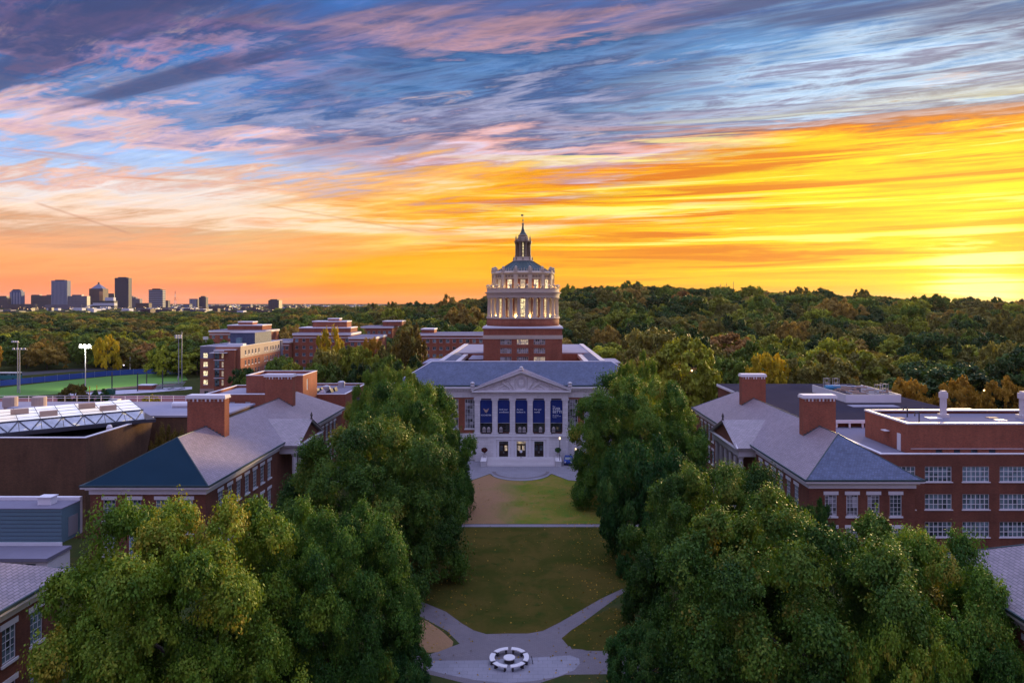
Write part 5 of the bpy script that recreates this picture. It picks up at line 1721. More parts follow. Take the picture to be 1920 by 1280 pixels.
# trees that stand out
wood_tree('tall bright yellow tree in front of the stepped dormitory', -73.5, 252, 5.6, 24.5, 'leaf_yellow', k=4)
wood_tree('orange-tipped tree between the yellow tree and the library', -57.5, 250, 4.6, 20.5, 'leaf_orange', k=1)
wood_tree('big dark olive tree beside the long dormitory', -41, 232, 7.6, 25.5, 'leaf_olive', k=2)
wood_tree('low rust-coloured tree under the long dormitory windows', -34, 262, 4.2, 12.5, 'leaf_orange', k=3)
wood_tree('bright yellow tree behind the far chimney of the right-hand hall', 65.0, 184, 6.6, 19.6, 'leaf_yellow', k=1)
wood_tree('orange-crested tree beyond the white rooftop screen', 88.5, 196, 6.2, 17.0, 'leaf_orange', k=3)
wood_tree('golden tree below the nearest wood lamp', 92, 166, 5.6, 14.6, 'leaf_orange', k=1)
wood_tree('wide amber tree beyond the white vent stack', 103, 166, 7.0, 15.2, 'leaf_orange', k=2)
wood_tree('amber tree furthest along the edge of the wood', 117, 168, 6.4, 14.8, 'leaf_orange', k=0)
wood_tree('rust brown tree at the foot of the wood right of the library', 40, 200, 4.2, 15.5, 'leaf_orange', k=4)
wood_tree('dark red shrub-like tree against the residence hall', -97.5, 263, 2.6, 5.5, 'leaf_red', k=1)
wood_tree('rusty bush in front of the residence hall side', -96.8, 254, 2.6, 4.2, 'leaf_orange', k=2)
wood_tree('dark reddish tree behind the railing of the student centre', -133, 200, 4.8, 9.2, 'leaf_olive', k=1)
wood_tree('dark round tree next to the reddish one by the ball field', -127, 203, 3.0, 7.4, 'leaf_deep', k=0)
wood_tree('small yellow-green bush on the edge of the running track', -116, 210, 2.8, 4.6, 'leaf_yellow', k=2)
wood_tree('yellow tree top behind the left floodlight pair', -232, 292, 6.5, 16.5, 'leaf_orange', k=3)
wood_tree('golden tree beyond the lit floodlight', -196, 318, 6.5, 18.0, 'leaf_yellow', k=0)
wood_tree('bright yellow-green tree beside the residence hall roof', -131, 292, 5.0, 15.5, 'leaf_wood_green', k=4)
wood_tree('lone broad tree on the skyline in front of the rising sun', 560, 868, 14, 24, 'leaf_olive', k=0)
rg = random.Random(21)
MIDW = [(-70, 205, 6.5, 15), (-60, 200, 7, 15.5), (-50, 206, 6.5, 15), (-78, 216, 6.5, 15.5), (-66, 222, 7, 18), (-54, 222, 7.5, 19), (-44, 214, 6.5, 17), (-36, 206, 6.5, 17), (-84, 232, 6, 15), (-48, 244, 6.5, 19), (-33, 192, 5.5, 15), (-42, 190, 6, 14), (-92, 222, 5.5, 12), (-84, 206, 5.5, 12), (-28, 224, 6, 15), (-64, 240, 6.5, 18)]
CL = {}
for k_, i in enumerate(sorted(range(len(MIDW)), key=lambda i: MIDW[i][0] / MIDW[i][1])):
    CL[i] = ['first', 'second', 'third', 'fourth', 'fifth', 'sixth', 'seventh', 'eighth', 'ninth', 'tenth', 'eleventh', 'twelfth', 'thirteenth', 'fourteenth', 'fifteenth', 'last'][k_] + ' from the left'
for i, (x, y, r, h) in enumerate(MIDW):
    tone = ('yellow-green', 'mid green', 'dark green', 'mid green', 'olive green')[i % 5]
    wood_tree(f'{tone} tree in the clump before the dormitories, {CL[i]}', x, y, r, h, 'wood ' + tone, 'trees in the clump before the dormitories')


def in_rect(x, y, rs):
    return any(a <= x <= b and c <= y <= d for a, b, c, d in rs)


KEEP_OUT = [(-175, -95, 200, 290), (-118, -94, 228, 284), (-160, -120, 322, 356), (-116, -60, 286, 326), (-96, -66, 366, 396), (-52, -14, 282, 310), (-26, 24, 140, 228), (42, 78, 105, 162), (44, 84, 86, 130)]


def scatter():
    rg = random.Random(5)
    out = []
    y = 172.0
    while y < 1750:
        s = 18 if y < 420 else 22 if y < 900 else 27
        x = -0.95 * y - 20
        while x < 0.95 * y + 20:
            px, py = x + rg.uniform(-.42, .42) * s, y + rg.uniform(-.42, .42) * s
            u = 990 + 1280 * px / py
            ok = -90 < u < 2010
            if u > 1060:
                ok &= py > 178 and px > 24
            elif u > 505:
                ok &= py > 318
            else:
                edge = 305 + 40 * max(0, (300 - u) / 300)
                ok &= py > edge
            if u < 520:
                ok &= py < 1150
            if ok and not in_rect(px, py, KEEP_OUT) and rg.random() > .04:
                k = s / 16.0
                out.append((px, py, rg.uniform(7.4, 13.5) * k ** .7, rg.uniform(11.0, 21 if u > 520 else 17.5) * (1.28 if rg.random() < .12 and u > 560 else 1), rg.random()))
            x += s
        y += s * .92
    return out


TR = scatter()
TR.sort(key=lambda t: -(t[3] / t[1]))
inview = [t for t in TR if 0 < 990 + 1280 * t[0] / t[1] < 1920]
near = inview[:255]
ns = set(near)
ORD = ['first', 'second', 'third', 'fourth', 'fifth', 'sixth', 'seventh', 'eighth', 'ninth', 'tenth']


def where(u, y):
    if u > 1060:
        names = ((1130, 'beside the library tower'), (1230, 'past the library corner'), (1340, 'left of the far chimney'), (1460, 'behind the bright yellow tree'), (1570, 'behind the two chimneys'),
                 (1690, 'beyond the white screen'), (1800, 'above the white vent stack'), (9999, 'under the sunrise'))
        rows = ((225, 'at the wood foot'), (275, 'low on the hill'), (330, 'halfway up'), (9999, 'high on the hill'))
        g = 'trees on the wooded hillside'
    elif u > 505:
        names = ((600, 'left of the stepped dormitory'), (700, 'behind the stepped dormitory'), (800, 'behind the dark olive tree'), (9999, 'behind the long dormitory'))
        rows = ((360, 'in the near row'), (420, 'in the middle row'), (9999, 'in the far row'))
        g = 'trees behind the dormitories'
    else:
        names = ((90, 'behind the floodlight pair'), (200, 'behind the lit floodlight'), (300, 'behind the flagpole'), (9999, 'beside the residence hall'))
        rows = ((330, 'on the edge of the ball field'), (365, 'just inside the wood'), (9999, 'deep in the wood'))
        g = 'trees beyond the ball field'
    return next(n for k, n in names if u < k), next(n for k, n in rows if y < k), g


plan = {}
rt = random.Random(77)
for x, y, r, h, q in near:
    u = 990 + 1280 * x / y
    w_, row_, g = where(u, y)
    wts = (20, 34, 22, 13, 9, 2) if u > 1060 else (10, 20, 24, 34, 10, 2)
    tone = rt.choices(list(WOOD), wts)[0]
    size = 'small' if h < 14 else 'tall' if h > 18 else 'broad' if r > 10.5 else 'middling'
    plan.setdefault((f'{size} {tone} tree {row_} {w_}'.replace('middling ', ''), g), []).append((u, x, y, r, h, tone))
for (lb, g), L in plan.items():
    L.sort()
    for i, (u, x, y, r, h, tone) in enumerate(L):
        lb = lb.replace('golden brown', 'brown-gold')
        lb_ = lb + (f', {ORD[i]} from left' if len(L) > 1 else '')
        if len(lb_.replace('-', ' ').split()) > 15:
            lb_ = lb_.replace('on the edge of the ball field', 'edging the ball field').replace(' in the near row', ', near row').replace('the ', '', 1)
        wood_tree(lb_, x, y, r, h, 'wood ' + tone, g)
rest = [t for t in TR if t not in ns]


def instance_field(name, pts, srcs, label=None):
    """one object: a point cloud that carries copies of a few crowns"""
    P = np.array([(x, y, float(height(x, y)) + h * .1) for x, y, r, h, q in pts])
    me = bpy.data.meshes.new(name)
    me.from_pydata(P.tolist(), [], [])
    for nm, dat in (('sx', [t[2] for t in pts]), ('sz', [t[3] * .9 for t in pts]), ('rz', [t[4] * 61.0 for t in pts])):
        a = me.attributes.new(nm, 'FLOAT', 'POINT')
        a.data.foreach_set('value', np.array(dat, dtype=np.float32))
    a = me.attributes.new('sort', 'INT', 'POINT')
    a.data.foreach_set('value', np.array([int(t[4] * 997) % len(srcs) for t in pts], dtype=np.int32))
    ob = bpy.data.objects.new(name, me)
    C.objects.link(ob)
    tag(ob, label, kind='stuff')
    ng = bpy.data.node_groups.new('scatter', 'GeometryNodeTree')
    ng.interface.new_socket('Geometry', in_out='INPUT', socket_type='NodeSocketGeometry')
    ng.interface.new_socket('Geometry', in_out='OUTPUT', socket_type='NodeSocketGeometry')
    N, Lk = ng.nodes.new, ng.links.new
    gi, go = N('NodeGroupInput'), N('NodeGroupOutput')
    join = N('GeometryNodeJoinGeometry')

    def attr(nm, ty='FLOAT'):
        n = N('GeometryNodeInputNamedAttribute')
        n.data_type = ty
        n.inputs['Name'].default_value = nm
        return [o for o in n.outputs if o.enabled][0]
    for i, src in enumerate(srcs):
        oi = N('GeometryNodeObjectInfo')
        oi.inputs['Object'].default_value = src
        oi.inputs['As Instance'].default_value = True
        oi.transform_space = 'ORIGINAL'
        eq = N('FunctionNodeCompare')
        eq.data_type = 'INT'
        eq.operation = 'EQUAL'
        ins = [s for s in eq.inputs if s.type == 'INT']
        Lk(attr('sort', 'INT'), ins[0])
        ins[1].default_value = i
        iop = N('GeometryNodeInstanceOnPoints')
        cb = N('ShaderNodeCombineXYZ')
        for k, nm in enumerate(('sx', 'sx', 'sz')):
            Lk(attr(nm), cb.inputs[k])
        cr = N('ShaderNodeCombineXYZ')
        Lk(attr('rz'), cr.inputs[2])
        Lk(gi.outputs[0], iop.inputs['Points'])
        Lk(eq.outputs[0], iop.inputs['Selection'])
        Lk(oi.outputs['Geometry'], iop.inputs['Instance'])
        Lk(cr.outputs[0], iop.inputs['Rotation'])
        Lk(cb.outputs[0], iop.inputs['Scale'])
        Lk(iop.outputs[0], join.inputs[0])
    Lk(join.outputs[0], go.inputs[0])
    md = ob.modifiers.new('scatter', 'NODES')
    md.node_group = ng
    return ob


def source_crowns():
    """one existing wood tree's crown for each crown shape"""
    got = {}
    for o in C.objects:
        if o.name.startswith('crown') and o.data in CROWN_FAR:
            ml = o.material_slots[0].material.name
            if ml.startswith('wood ') and o.parent.get('group'):
                got.setdefault((CROWN_FAR.index(o.data), ml), o)
    L = sorted(got.items(), key=lambda kv: (kv[0][1], kv[0][0]))
    pick, cnt = [], {}
    for (k, ml), o in L:
        if cnt.get(ml, 0) < {'wood olive green': 5, 'wood mid green': 4, 'wood dark green': 4, 'wood yellow-green': 2, 'wood golden brown': 2, 'wood russet': 0}[ml]:
            cnt[ml] = cnt.get(ml, 0) + 1
            pick.append(o)
    return pick


instance_field('distant_woods', rest, source_crowns())
# looser trees and hedges among the far suburbs
rg = random.Random(8)
far = []
for _ in range(5200):
    y = 1500 * (5.2 ** rg.random())
    x = rg.uniform(-.92, .92) * y
    far.append((x, y, rg.uniform(10, 26), rg.uniform(6, 11) if x / y < -.3 else rg.uniform(8, 16), rg.random()))
instance_field('far_tree_belts', far, source_crowns()[::3])
# ------------------------------------------------------------------ fire table and benches
def plaza_furniture():
    cx, cy = -1.72, 62.75
    t = thing('fire_table', 'round white-topped fire table in the middle of the bench ring', 'table', (cx, cy, .012))
    MB().lathe(cx, cy, [(.5, .36), (.54, .38), (.54, .44), (.5, .46), (.0, .46)], 28).build('table_top', 'bench_stone', t)
    MB().lathe(cx, cy, [(.46, .012), (.46, .1), (.40, .34), (.46, .358)], 24).build('pedestal', 'bench_base', t)
    names = ['right-hand curved bench facing the fire table from beside the grass wedge side', 'curved bench behind the fire table on the right, nearest the diagonal path',
             'curved bench behind the fire table on the left, nearest the lawn edge', 'left-hand curved bench end-on to the viewer beside the fire table',
             'front left curved bench with its dark legs showing', 'front right curved bench with its dark legs showing']
    for k in range(6):
        a0, a1 = 60 * k - 24.5, 60 * k + 24.5
        am = R(60 * k)
        b = thing('curved_bench', names[k], 'bench', (cx + 1.55 * math.cos(am), cy + 1.55 * math.sin(am), .012), 'curved benches round the fire table')
        ri, ro = 1.36, 1.82
        o_, i_ = arc(cx, cy, ro, a0, a1, 10), arc(cx, cy, ri, a1, a0, 10)
        MB().prism(o_ + i_, .40, .47).build('seat', 'bench_stone', b)
        for a in (a0 + 7, a1 - 7):
            c, s = math.cos(R(a)), math.sin(R(a))
            P = lambda r_, w: (cx + c * r_ - s * w, cy + s * r_ + c * w)
            MB().prism([P(ri + .06, -.07), P(ro - .06, -.07), P(ro - .06, .07), P(ri + .06, .07)], .012, .399).build('leg', 'bench_base', b)
    pl = MB().tube((.45, 62.35, .02), (.32, 62.6, .62), .035, 5)
    w = thing('walking_stick', 'thin dark pole leaning beside the bench ring', 'pole', (.4, 62.5, .012))
    pl.build('shaft', 'bench_base', w)


plaza_furniture()


def car(label, x, y, rot, paint, z=0.02, lights=False):
    t = thing('parked_car', label, 'car', (x, y, z))
    t.rotation_euler = (0, 0, 0)
    ca, sa = math.cos(rot), math.sin(rot)
    T = lambda p: (x + ca * p[0] - sa * p[1], y + sa * p[0] + ca * p[1], z + p[2])
    prof = [(-2.1, .35), (2.1, .35), (2.15, .75), (1.9, .88), (.95, .95), (.45, 1.40), (-1.0, 1.42), (-1.75, .98), (-2.12, .9)]
    mb = MB()
    vs = [T((a, -.85 + (.12 if b > 1 else 0), b)) for a, b in prof] + [T((a, .85 - (.12 if b > 1 else 0), b)) for a, b in prof]
    n = len(prof)
    mb.add(vs, [tuple(range(n)), tuple(range(2 * n - 1, n - 1, -1))] + [(i, n + i, n + (i + 1) % n, (i + 1) % n) for i in range(n)])
    mb.build('body', paint, t)
    for s in (-1, 1):
        MB().add([T(p) for p in ((.8, s * .80, .98), (.42, s * .755, 1.35), (-.95, s * .755, 1.37), (-1.5, s * .80, 1.0))], [(0, 1, 2, 3)]).build('side_window', 'pane_dark', t)
        for a in (-1.35, 1.35):
            MB().tube(T((a, s * .68, .33)), T((a, s * .88, .33)), .33, 14).build('wheel', 'tyre', t)
        MB().tube(T((2.08, s * .6, .72)), T((2.2, s * .6, .72)), .15, 8).build('headlight', 'lamp_white' if lights else 'white_paint', t)
    MB().add([T(p) for p in ((.98, -.68, .97), (.98, .68, .97), (.50, .66, 1.36), (.50, -.66, 1.36))], [(0, 1, 2, 3)]).build('windscreen', 'pane_dark', t)
    return t


car('small car with pale headlights parked beside the library steps', 8.3, 140.2, R(-95), 'pad_blue')
car('white car parked on the road beyond the blue outfield fence', -252, 316, R(8), 'car_white')
car('silver car on the road near the flagpole', -178, 334, R(4), 'car_white')


def bus():
    t = thing('parked_bus', 'teal bus standing beyond the outfield fence at the edge of the trees', 'bus', (-222, 290, 0))
    x0, x1, y = -227.5, -216.8, 290
    MB().box(x0, x1, y, y + 2.5, .45, 2.1).build('body', 'car_teal', t)
    MB().box(x0 + .1, x1 - .1, y + .05, y + 2.45, 2.1, 3.0).build('window_band', 'pane_sky', t)
    MB().box(x0, x1, y, y + 2.5, 3.0, 3.25).build('roof', 'white_paint', t)
    for xx in (x0 + 2, x1 - 2):
        MB().tube((xx, y - .02, .5), (xx, y + .25, .5), .48, 14).build('wheel', 'tyre', t)


bus()


# topiary urns on the steps, chairs on the gallery, sign by the door
for s, lb in ((-1, 'reddish clipped shrub in an urn on the left cheek wall'), (1, 'clipped round shrub in an urn on the right cheek wall')):
    x, y = AX + s * 7.57, LY - 1.4
    t = thing('urn_planter', lb, 'planter', (x, y, 1.14), 'shrub urns by the library steps')
    MB().lathe(x, y, [(.3, 1.141), (.36, 1.25), (.16, 1.35), (.4, 1.75), (.48, 1.8)], 12).build('urn', 'stone', t)
    MB().tube((x, y, 1.75), (x, y, 2.3), .05, 6).build('stem', 'bark', t)
    place('foliage', bush_mesh('foliage', 3, .62, 1.0, 420, .2, 'leaf_red' if s < 0 else 'leaf_deep'), t, (x, y, 2.15))
GX = [(-2, -.45, 'first'), (-2, .5, 'second'), (-1, -.6, 'third'), (0, -.3, 'fourth'), (0, .6, 'fifth'), (1, .35, 'sixth'), (2, -.6, 'seventh')]
for k, (bay, o, nm) in enumerate(GX):
    x, y, z = AX + bay * 3.66 + o, LY + .62, 5.62
    t = thing('gallery_chair', f'pale upholstered chair behind the balcony rail, {nm} from the left end', 'chair', (x, y, z), 'chairs on the library balcony')
    ch = MB()
    MB().box(x - .34, x + .34, y - .1, y + .28, z + .3, z + .5).build('seat', 'pale_cloth', t)
    MB().box(x - .34, x + .34, y - .2, y - .1, z + .3, z + 1.2).lathe(x, y - .15, [(.3, z + 1.2), (.22, z + 1.38), (.05, z + 1.46)], 8).build('backrest', 'pale_cloth', t)
    for sx in (-.28, .28):
        MB().box(x + sx - .03, x + sx + .03, y - .16, y + .24, z + .002, z + .3).build('leg', 'metal_dark', t)
x, y = AX - .05, LY - .6
t = thing('round_sign', 'small white round sign on a stand before the middle door', 'sign', (x, y, .9))
MB().tube((x, y, .9), (x, y, 2.0), .03, 6).lathe(x, y, [(.2, .9), (.2, .94)], 10).build('stand', 'metal_dark', t)
MB().tube((x, y - .03, 2.2), (x, y + .03, 2.2), .3, 18).build('disc', 'white_paint', t)


def lamp(label, x, y, h, glowm='lamp_soft', z=0.0, name='lamp_post', r=.17, grp=None):
    t = thing(name, label, 'street lamp', (x, y, z), grp)
    MB().tube((x, y, z), (x, y, z + h), .07, 8, .05).build('post', 'metal_dark', t)
    MB().lathe(x, y, [(.06, z + h), (r, z + h + .12), (r, z + h + .4), (.06, z + h + .5)], 12).build('globe', glowm, t)


lamp('lit lamp post just right of the library columns', 6.4, 137.6, 5.4)
lamp('lit lamp post among the leaves left of the library steps', -12.2, 134.5, 3.5)
lamp('lit lamp post above the parked car by the library', 9.5, 136.2, 3.5)
lamp('amber lamp at the dark foot of the wooded hill', 49, 204, 12.4, 'lamp_warm', name='street_lamp', r=.3)
lamp('amber lamp beside the golden tree', 97.5, 178, 11.4, 'lamp_warm', name='street_lamp', r=.28)
lamp('pale lamp over the amber trees at the wood edge', 115, 172, 10.6, 'lamp_warm', name='street_lamp', r=.24)
lamp('lamp between the dark trees behind the skylight wing', -58.5, 196, 6.5, 'lamp_soft', name='street_lamp', r=.25)
lamp('lamp glowing low in the clump near the yellow tree', -70, 199, 8.2, 'lamp_white', name='street_lamp', r=.16)
for i, (px, py, nm) in enumerate(((232, 684, 'left of the flagpole'), (273, 685, 'right of the flagpole'), (312, 687, 'beside the second floodlight pair'))):
    Y = 335
    lamp(f'white street lamp beyond the outfield, {nm}', (px - 990) * Y / 1280, Y, 33 - (py - 567) * Y / 1280 - .3, 'lamp_white', name='street_lamp', r=.3)


def litter():
    rng = np.random.default_rng(9)
    n = 5200
    x, y = rng.uniform(-15, 13, n), rng.uniform(58, 124, n)
    k = rng.random(n) < (.10 + .9 * np.clip((np.abs(x - AX) - 3) / 9, 0, 1) ** 1.5)
    c = np.stack([x[k], y[k], np.full(k.sum(), .05)], 1)
    nr = np.tile([0, 0, 1.0], (len(c), 1))
    me = leaf_cloud('fallen_leaves', c, nr, rng, .17, rng.uniform(0, 1, len(c)), 'leaf_orange', 0.0)
    o = bpy.data.objects.new('fallen_leaves', me)
    C.objects.link(o)
    tag(o, kind='stuff')


litter()
# ------------------------------------------------------------------ ball field
def mast(label, px, base, top, lit, two=0.0, w=2.6, rows=(0.0,)):
    x, y = G(px, base)
    h = EYE - (top - 567) * y / 1280
    t = thing('floodlight_mast', label, 'floodlight', (x, y, 0), 'floodlights round the ball field')
    MB().tube((x, y, 0), (x, y, h), .19, 10, .12).build('pole', 'metal_grey', t)
    if two:
        MB().tube((x + two, y + 1, 0), (x + two, y + 1, h + 2.5), .19, 10, .12).build('pole', 'metal_grey', t)
    for dz in rows:
        ox = two if dz > 1.5 else 0
        ww = w if dz < 1.5 else w * .45
        MB().box(x + ox - ww, x + ox + ww, y - .1, y + .1, h + dz - .12, h + dz + .04).build('crossarm', 'metal_grey', t)
        n = max(3, int(ww * 1.5))
        for k in range(n):
            lx = x + ox - ww + (k + .5) * 2 * ww / n
            MB().box(lx - .32, lx + .32, y - .5, y - .12, h + dz + .05, h + dz + .55).build('floodlamp', 'lamp_white' if lit and dz < 1.5 else 'white_paint', t)
    MB().box(x - .3, x + .3, y - .45, y - .28, 1.5, 3.0).build('control_box', 'metal_grey', t)


mast('pair of tall floodlight masts nearest the left edge', 37, 737, 655, False, -1.5, 2.7, (0.0, 2.6))
mast('single floodlight mast with its lamps switched on', 160, 734, 652, True, 0, 2.4, (0.0, .7))
sp = bpy.data.lights.new('field_light', 'SPOT')
sp.energy = 30000
sp.color = (1.0, .97, .85)
sp.spot_size = R(100)
sp.spot_blend = .6
sp.shadow_soft_size = 1.5
so = bpy.data.objects.new('field_light', sp)
C.objects.link(so)
so.location = (*G(160, 736), 18)
so.rotation_euler = (Vector((*G(190, 715), 0)) - Vector(so.location)).to_track_quat('-Z', 'Y').to_euler()
mast('pair of floodlight masts beside the residence hall', 335, 719, 634, False, .8, 1.5, (0.0, .8))
mast('floodlight mast half behind the residence hall roof', 386, 700, 636, False, 0, 1.2, (0.0, .7))


def outfield():
    f = thing('outfield_fence', 'long blue padded outfield fence with white lettering at its far end', 'fence', (-200, 290, 0))
    pts = [(-60, 730), (0, 724), (60, 718.3), (130, 711.5), (200, 705), (250, 701.8), (300, 700.4), (356, 701.5)]
    W_ = [Vector(G(*p)) for p in pts]
    runs = []
    for a, b in zip(W_, W_[1:]):
        n = max(1, int((b - a).length / 4.2))
        for k in range(n):
            runs.append((a.lerp(b, k / n), a.lerp(b, (k + 1) / n)))
    for a, b in runs:
        d = (b - a).normalized()
        n = Vector((d.y, -d.x)) * .08
        g = d * .04
        MB().prism([tuple(a + g + n), tuple(b - g + n), tuple(b - g - n), tuple(a + g - n)], .1, 2.35).build('pad_panel', 'pad_blue', f)
        MB().tube((a.x, a.y, 0), (a.x, a.y, 2.55), .06, 5).build('fence_post', 'metal_grey', f)
    me = text_mesh('ROCHESTER', 1.6, 'print_white')
    c = Vector(G(341, 701.2))
    o = place('lettering', me, f, (c.x, c.y - .45, 1.3), math.atan2(.14, 1))
    for i, (px, pt, pb, nm) in enumerate(((210, 697, 735, 'first'), (258, 699, 733, 'second'), (275, 696, 722, 'third'), (305, 694, 729, 'last'))):
        x, y = G(px, pb)
        t = thing('net_pole', f'dark backstop net pole on the ball field, {nm} of four from the lit floodlight', 'pole', (x, y, 0), 'backstop net poles')
        MB().tube((x, y, 0), (x, y, EYE - (pt - 567) * y / 1280), .2, 8).build('pole', 'metal_dark', t)
    x, y = G(244, 698)
    t = thing('flagpole', 'slim white flagpole beyond the outfield fence', 'flagpole', (x, y, 0))
    MB().tube((x, y, 0), (x, y, 8.8), .28, 8, .16).lathe(x, y, [(.1, 8.8), (.28, 8.95), (.1, 9.2)], 8).build('pole', 'white_paint', t)
    for px, pt, pb, nm in ((168, 724, 742, 'shorter yellow post on the track'), (181.5, 722, 745, 'taller yellow post on the track')):
        x, y = G(px, pb)
        t = thing('foul_post', nm + ' in front of the ball field', 'post', (x, y, 0))
        MB().tube((x, y, 0), (x, y, EYE - (pt - 567) * y / 1280), .12, 8).build('pole', 'yellow_paint', t)
    x0, y0 = G(259, 731)
    x1, _ = G(285, 731)
    t = thing('dugout', 'low brick dugout with a white roof beside the field', 'dugout', ((x0 + x1) / 2, y0, 0))
    MB().box(x0, x1, y0, y0 + 3, 0, 1.7).build('wall', 'brick_red', t)
    MB().box(x0 - .3, x1 + .3, y0 - .3, y0 + 3.3, 1.7, 1.95).build('roof', 'white_paint', t)
    x0, y0 = G(204, 740)
    t = thing('storage_container', 'green storage container at the near edge of the ball field', 'container', (x0, y0, 0))
    MB().box(x0 - 1.2, x0 + 1.2, y0, y0 + 2, .05, 2.0).build('body', 'leaf_box', t)
    MB().box(x0 - 1.1, x0 + 1.1, y0 - .05, y0 - .002, .2, 1.85).build('door', 'leaf_box', t)
    # bleachers by the field corner
    x, y = G(318, 731)
    t = thing('bleachers', 'grey metal bleachers on the bank beside the field', 'bleachers', (x, y, 0))
    for k in range(6):
        MB().box(x - 6 + k * .2, x + 4, y + k * .8, y + k * .8 + .45, .5 + .4 * k, .58 + .4 * k).build('bench_plank', 'metal_grey', t)
    for k in range(3):
        MB().box(x - 5 + 4.2 * k, x - 4.8 + 4.2 * k, y, y + 4.5, .03, .5).build('support', 'metal_grey', t)


plain('leaf_box', (0.02, 0.10, 0.07), 0.6, 0.1)
outfield()


# ------------------------------------------------------------------ antennas on the hill
for i, (px, pt) in enumerate(((1351, 532), (1358, 535), (1362, 530), (1375, 527))):
    Y = 770 + 6 * i
    x = (px - 990) * Y / 1280
    z = float(height(x, Y))
    h = EYE - (pt - 567) * Y / 1280 - z
    t = thing('radio_mast', f'thin radio mast on the wooded ridge, {["leftmost", "second", "third", "rightmost and tallest"][i]} of four', 'mast', (x, Y, z), 'radio masts on the ridge')
    a = MB()
    for k in range(3):
        an = 2.1 * k
        a.tube((x + .5 * math.cos(an), Y + .5 * math.sin(an), z), (x + .15 * math.cos(an), Y + .15 * math.sin(an), z + h), .12, 4, .07)
    a.build('lattice', 'metal_dark', t)
    for q in (.5, .7, .9):
        MB().box(x - .7, x + .7, Y - .1, Y + .1, z + h * q, z + h * q + .5).build('antenna', 'metal_grey', t)


# ------------------------------------------------------------------ skyline
def tower_b(label, px0, px1, py, Y, mat, depth=22, cap=0, capm='sk_dark', crown=None, bands=0, cat='skyscraper', name='office_tower', fins=0, setback=None):
    x0, x1 = (px0 - 990) * Y / 1280, (px1 - 990) * Y / 1280
    zt = EYE - (py - 567) * Y / 1280
    t = thing(name, label, cat, ((x0 + x1) / 2, Y, 0))
    MB().box(x0, x1, Y, Y + depth, 0, zt).build('tower_body', mat, t)
    if cap:
        w = (x1 - x0) * .2
        MB().box(x0 + w, x1 - w, Y + 4, Y + depth - 4, zt, zt + cap).build('roof_plant', capm, t)
    for k in range(fins):
        x = x0 + (x1 - x0) * (k + .5) / fins
        wd = (x1 - x0) / fins * .22
        MB().box(x - wd, x + wd, Y - 1.2, Y - .02, 0, zt - 3).build('fin', 'sk_pale', t)
    for k in range(bands):
        z = zt * (k + .6) / bands
        MB().box(x0 - .6, x1 + .6, Y - .8, Y + depth + .5, z, z + zt / bands * .42).build('window_band', 'sk_dark', t)
    if setback:
        for (a, b, c) in setback:
            MB().box(x0 + (x1 - x0) * a, x0 + (x1 - x0) * b, Y + 3, Y + depth - 3, zt, zt + c).build('upper_storey', mat, t)
    if crown == 'pyramid':
        xm, yw = (x0 + x1) / 2, depth / 2
        v = [(x0 + 4, Y + 4, zt), (x1 - 4, Y + 4, zt), (x1 - 4, Y + depth - 4, zt), (x0 + 4, Y + depth - 4, zt), (xm, Y + yw, zt + 24)]
        MB().add(v, [(0, 1, 4), (1, 2, 4), (2, 3, 4), (3, 0, 4)]).build('pyramid_roof', 'sk_roof', t)
        MB().box(xm - 3, xm + 3, Y + yw - 3, Y + yw + 3, zt + 19, zt + 29).build('lantern', 'sk_dark', t)
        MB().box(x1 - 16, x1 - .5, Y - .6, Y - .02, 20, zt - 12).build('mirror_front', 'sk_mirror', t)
    return t


for nm, c in (('sk_dark', (.030, .030, .050)), ('sk_navy', (.014, .016, .060)), ('sk_pale', (.26, .28, .38)), ('sk_roof', (.16, .18, .28)), ('sk_brown', (.060, .036, .050)), ('sk_mid', (.11, .105, .16)), ('sk_steel', (.07, .11, .22)), ('sk_white', (.50, .52, .62))):
    plain(nm, c, .6, .08, .02)
plain('sk_mirror', (.55, .32, .16), .12, .05, .05, metal=.6)  # orange sky reflection is put into the base colour
skyline_mat('sk_grid', (.13, .13, .19), 6.0, 7.0, .5)
skyline_mat('sk_grid_dark', (.062, .056, .088), 6.0, 7.0, .55)
S3 = 3100
tower_b('low dark office block at the far left end of the skyline', -12, 14, 558, S3, 'sk_grid_dark', cat='office block', name='office_block', setback=((.4, .9, 8),))
tower_b('slim pale blue tower near the left end of the skyline', 18, 40, 547, S3 + 60, 'sk_steel', cap=12, setback=((.1, .9, 7),), fins=4)
tower_b('wide dark slab block left of the tall grey tower', 58, 96, 554, S3 + 100, 'sk_grid_dark', cat='office block', name='office_block', setback=((0, .4, 4), (.75, 1, 4)))
tower_b('tall grey-blue tower with pale vertical ribs', 96, 126, 526, S3, 'sk_steel', 24, cap=4, fins=12)
tower_b('mid-height grey block in front of the ribbed tower', 127, 163, 555, S3 - 150, 'sk_grid', cat='office block', name='office_block', setback=((.2, .7, 6),))
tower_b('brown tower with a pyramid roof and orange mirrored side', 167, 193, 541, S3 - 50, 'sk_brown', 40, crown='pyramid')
tower_b('flat dark block between the pyramid tower and the tall dark tower', 192, 214, 550, S3 + 120, 'sk_grid_dark', cat='office block', name='office_block')
tower_b('low white building at the foot of the pyramid tower', 174, 214, 564, S3 - 300, 'sk_white', cat='office block', name='office_block', bands=2, setback=((.55, .95, 14),))
tower_b('tallest dark rectangular tower of the skyline', 215, 241, 521, S3 - 80, 'sk_navy', 26, cap=4, capm='sk_navy', fins=0)
tower_b('stepped grey cluster right of the tallest tower', 242, 262, 560, S3 + 80, 'sk_mid', cat='office block', name='office_block', setback=((.05, .3, 13), (.4, .6, 8)))
tower_b('low brick block on the near side of the stepped cluster', 254, 279, 568, S3 - 400, 'sk_brown', cat='office block', name='office_block')
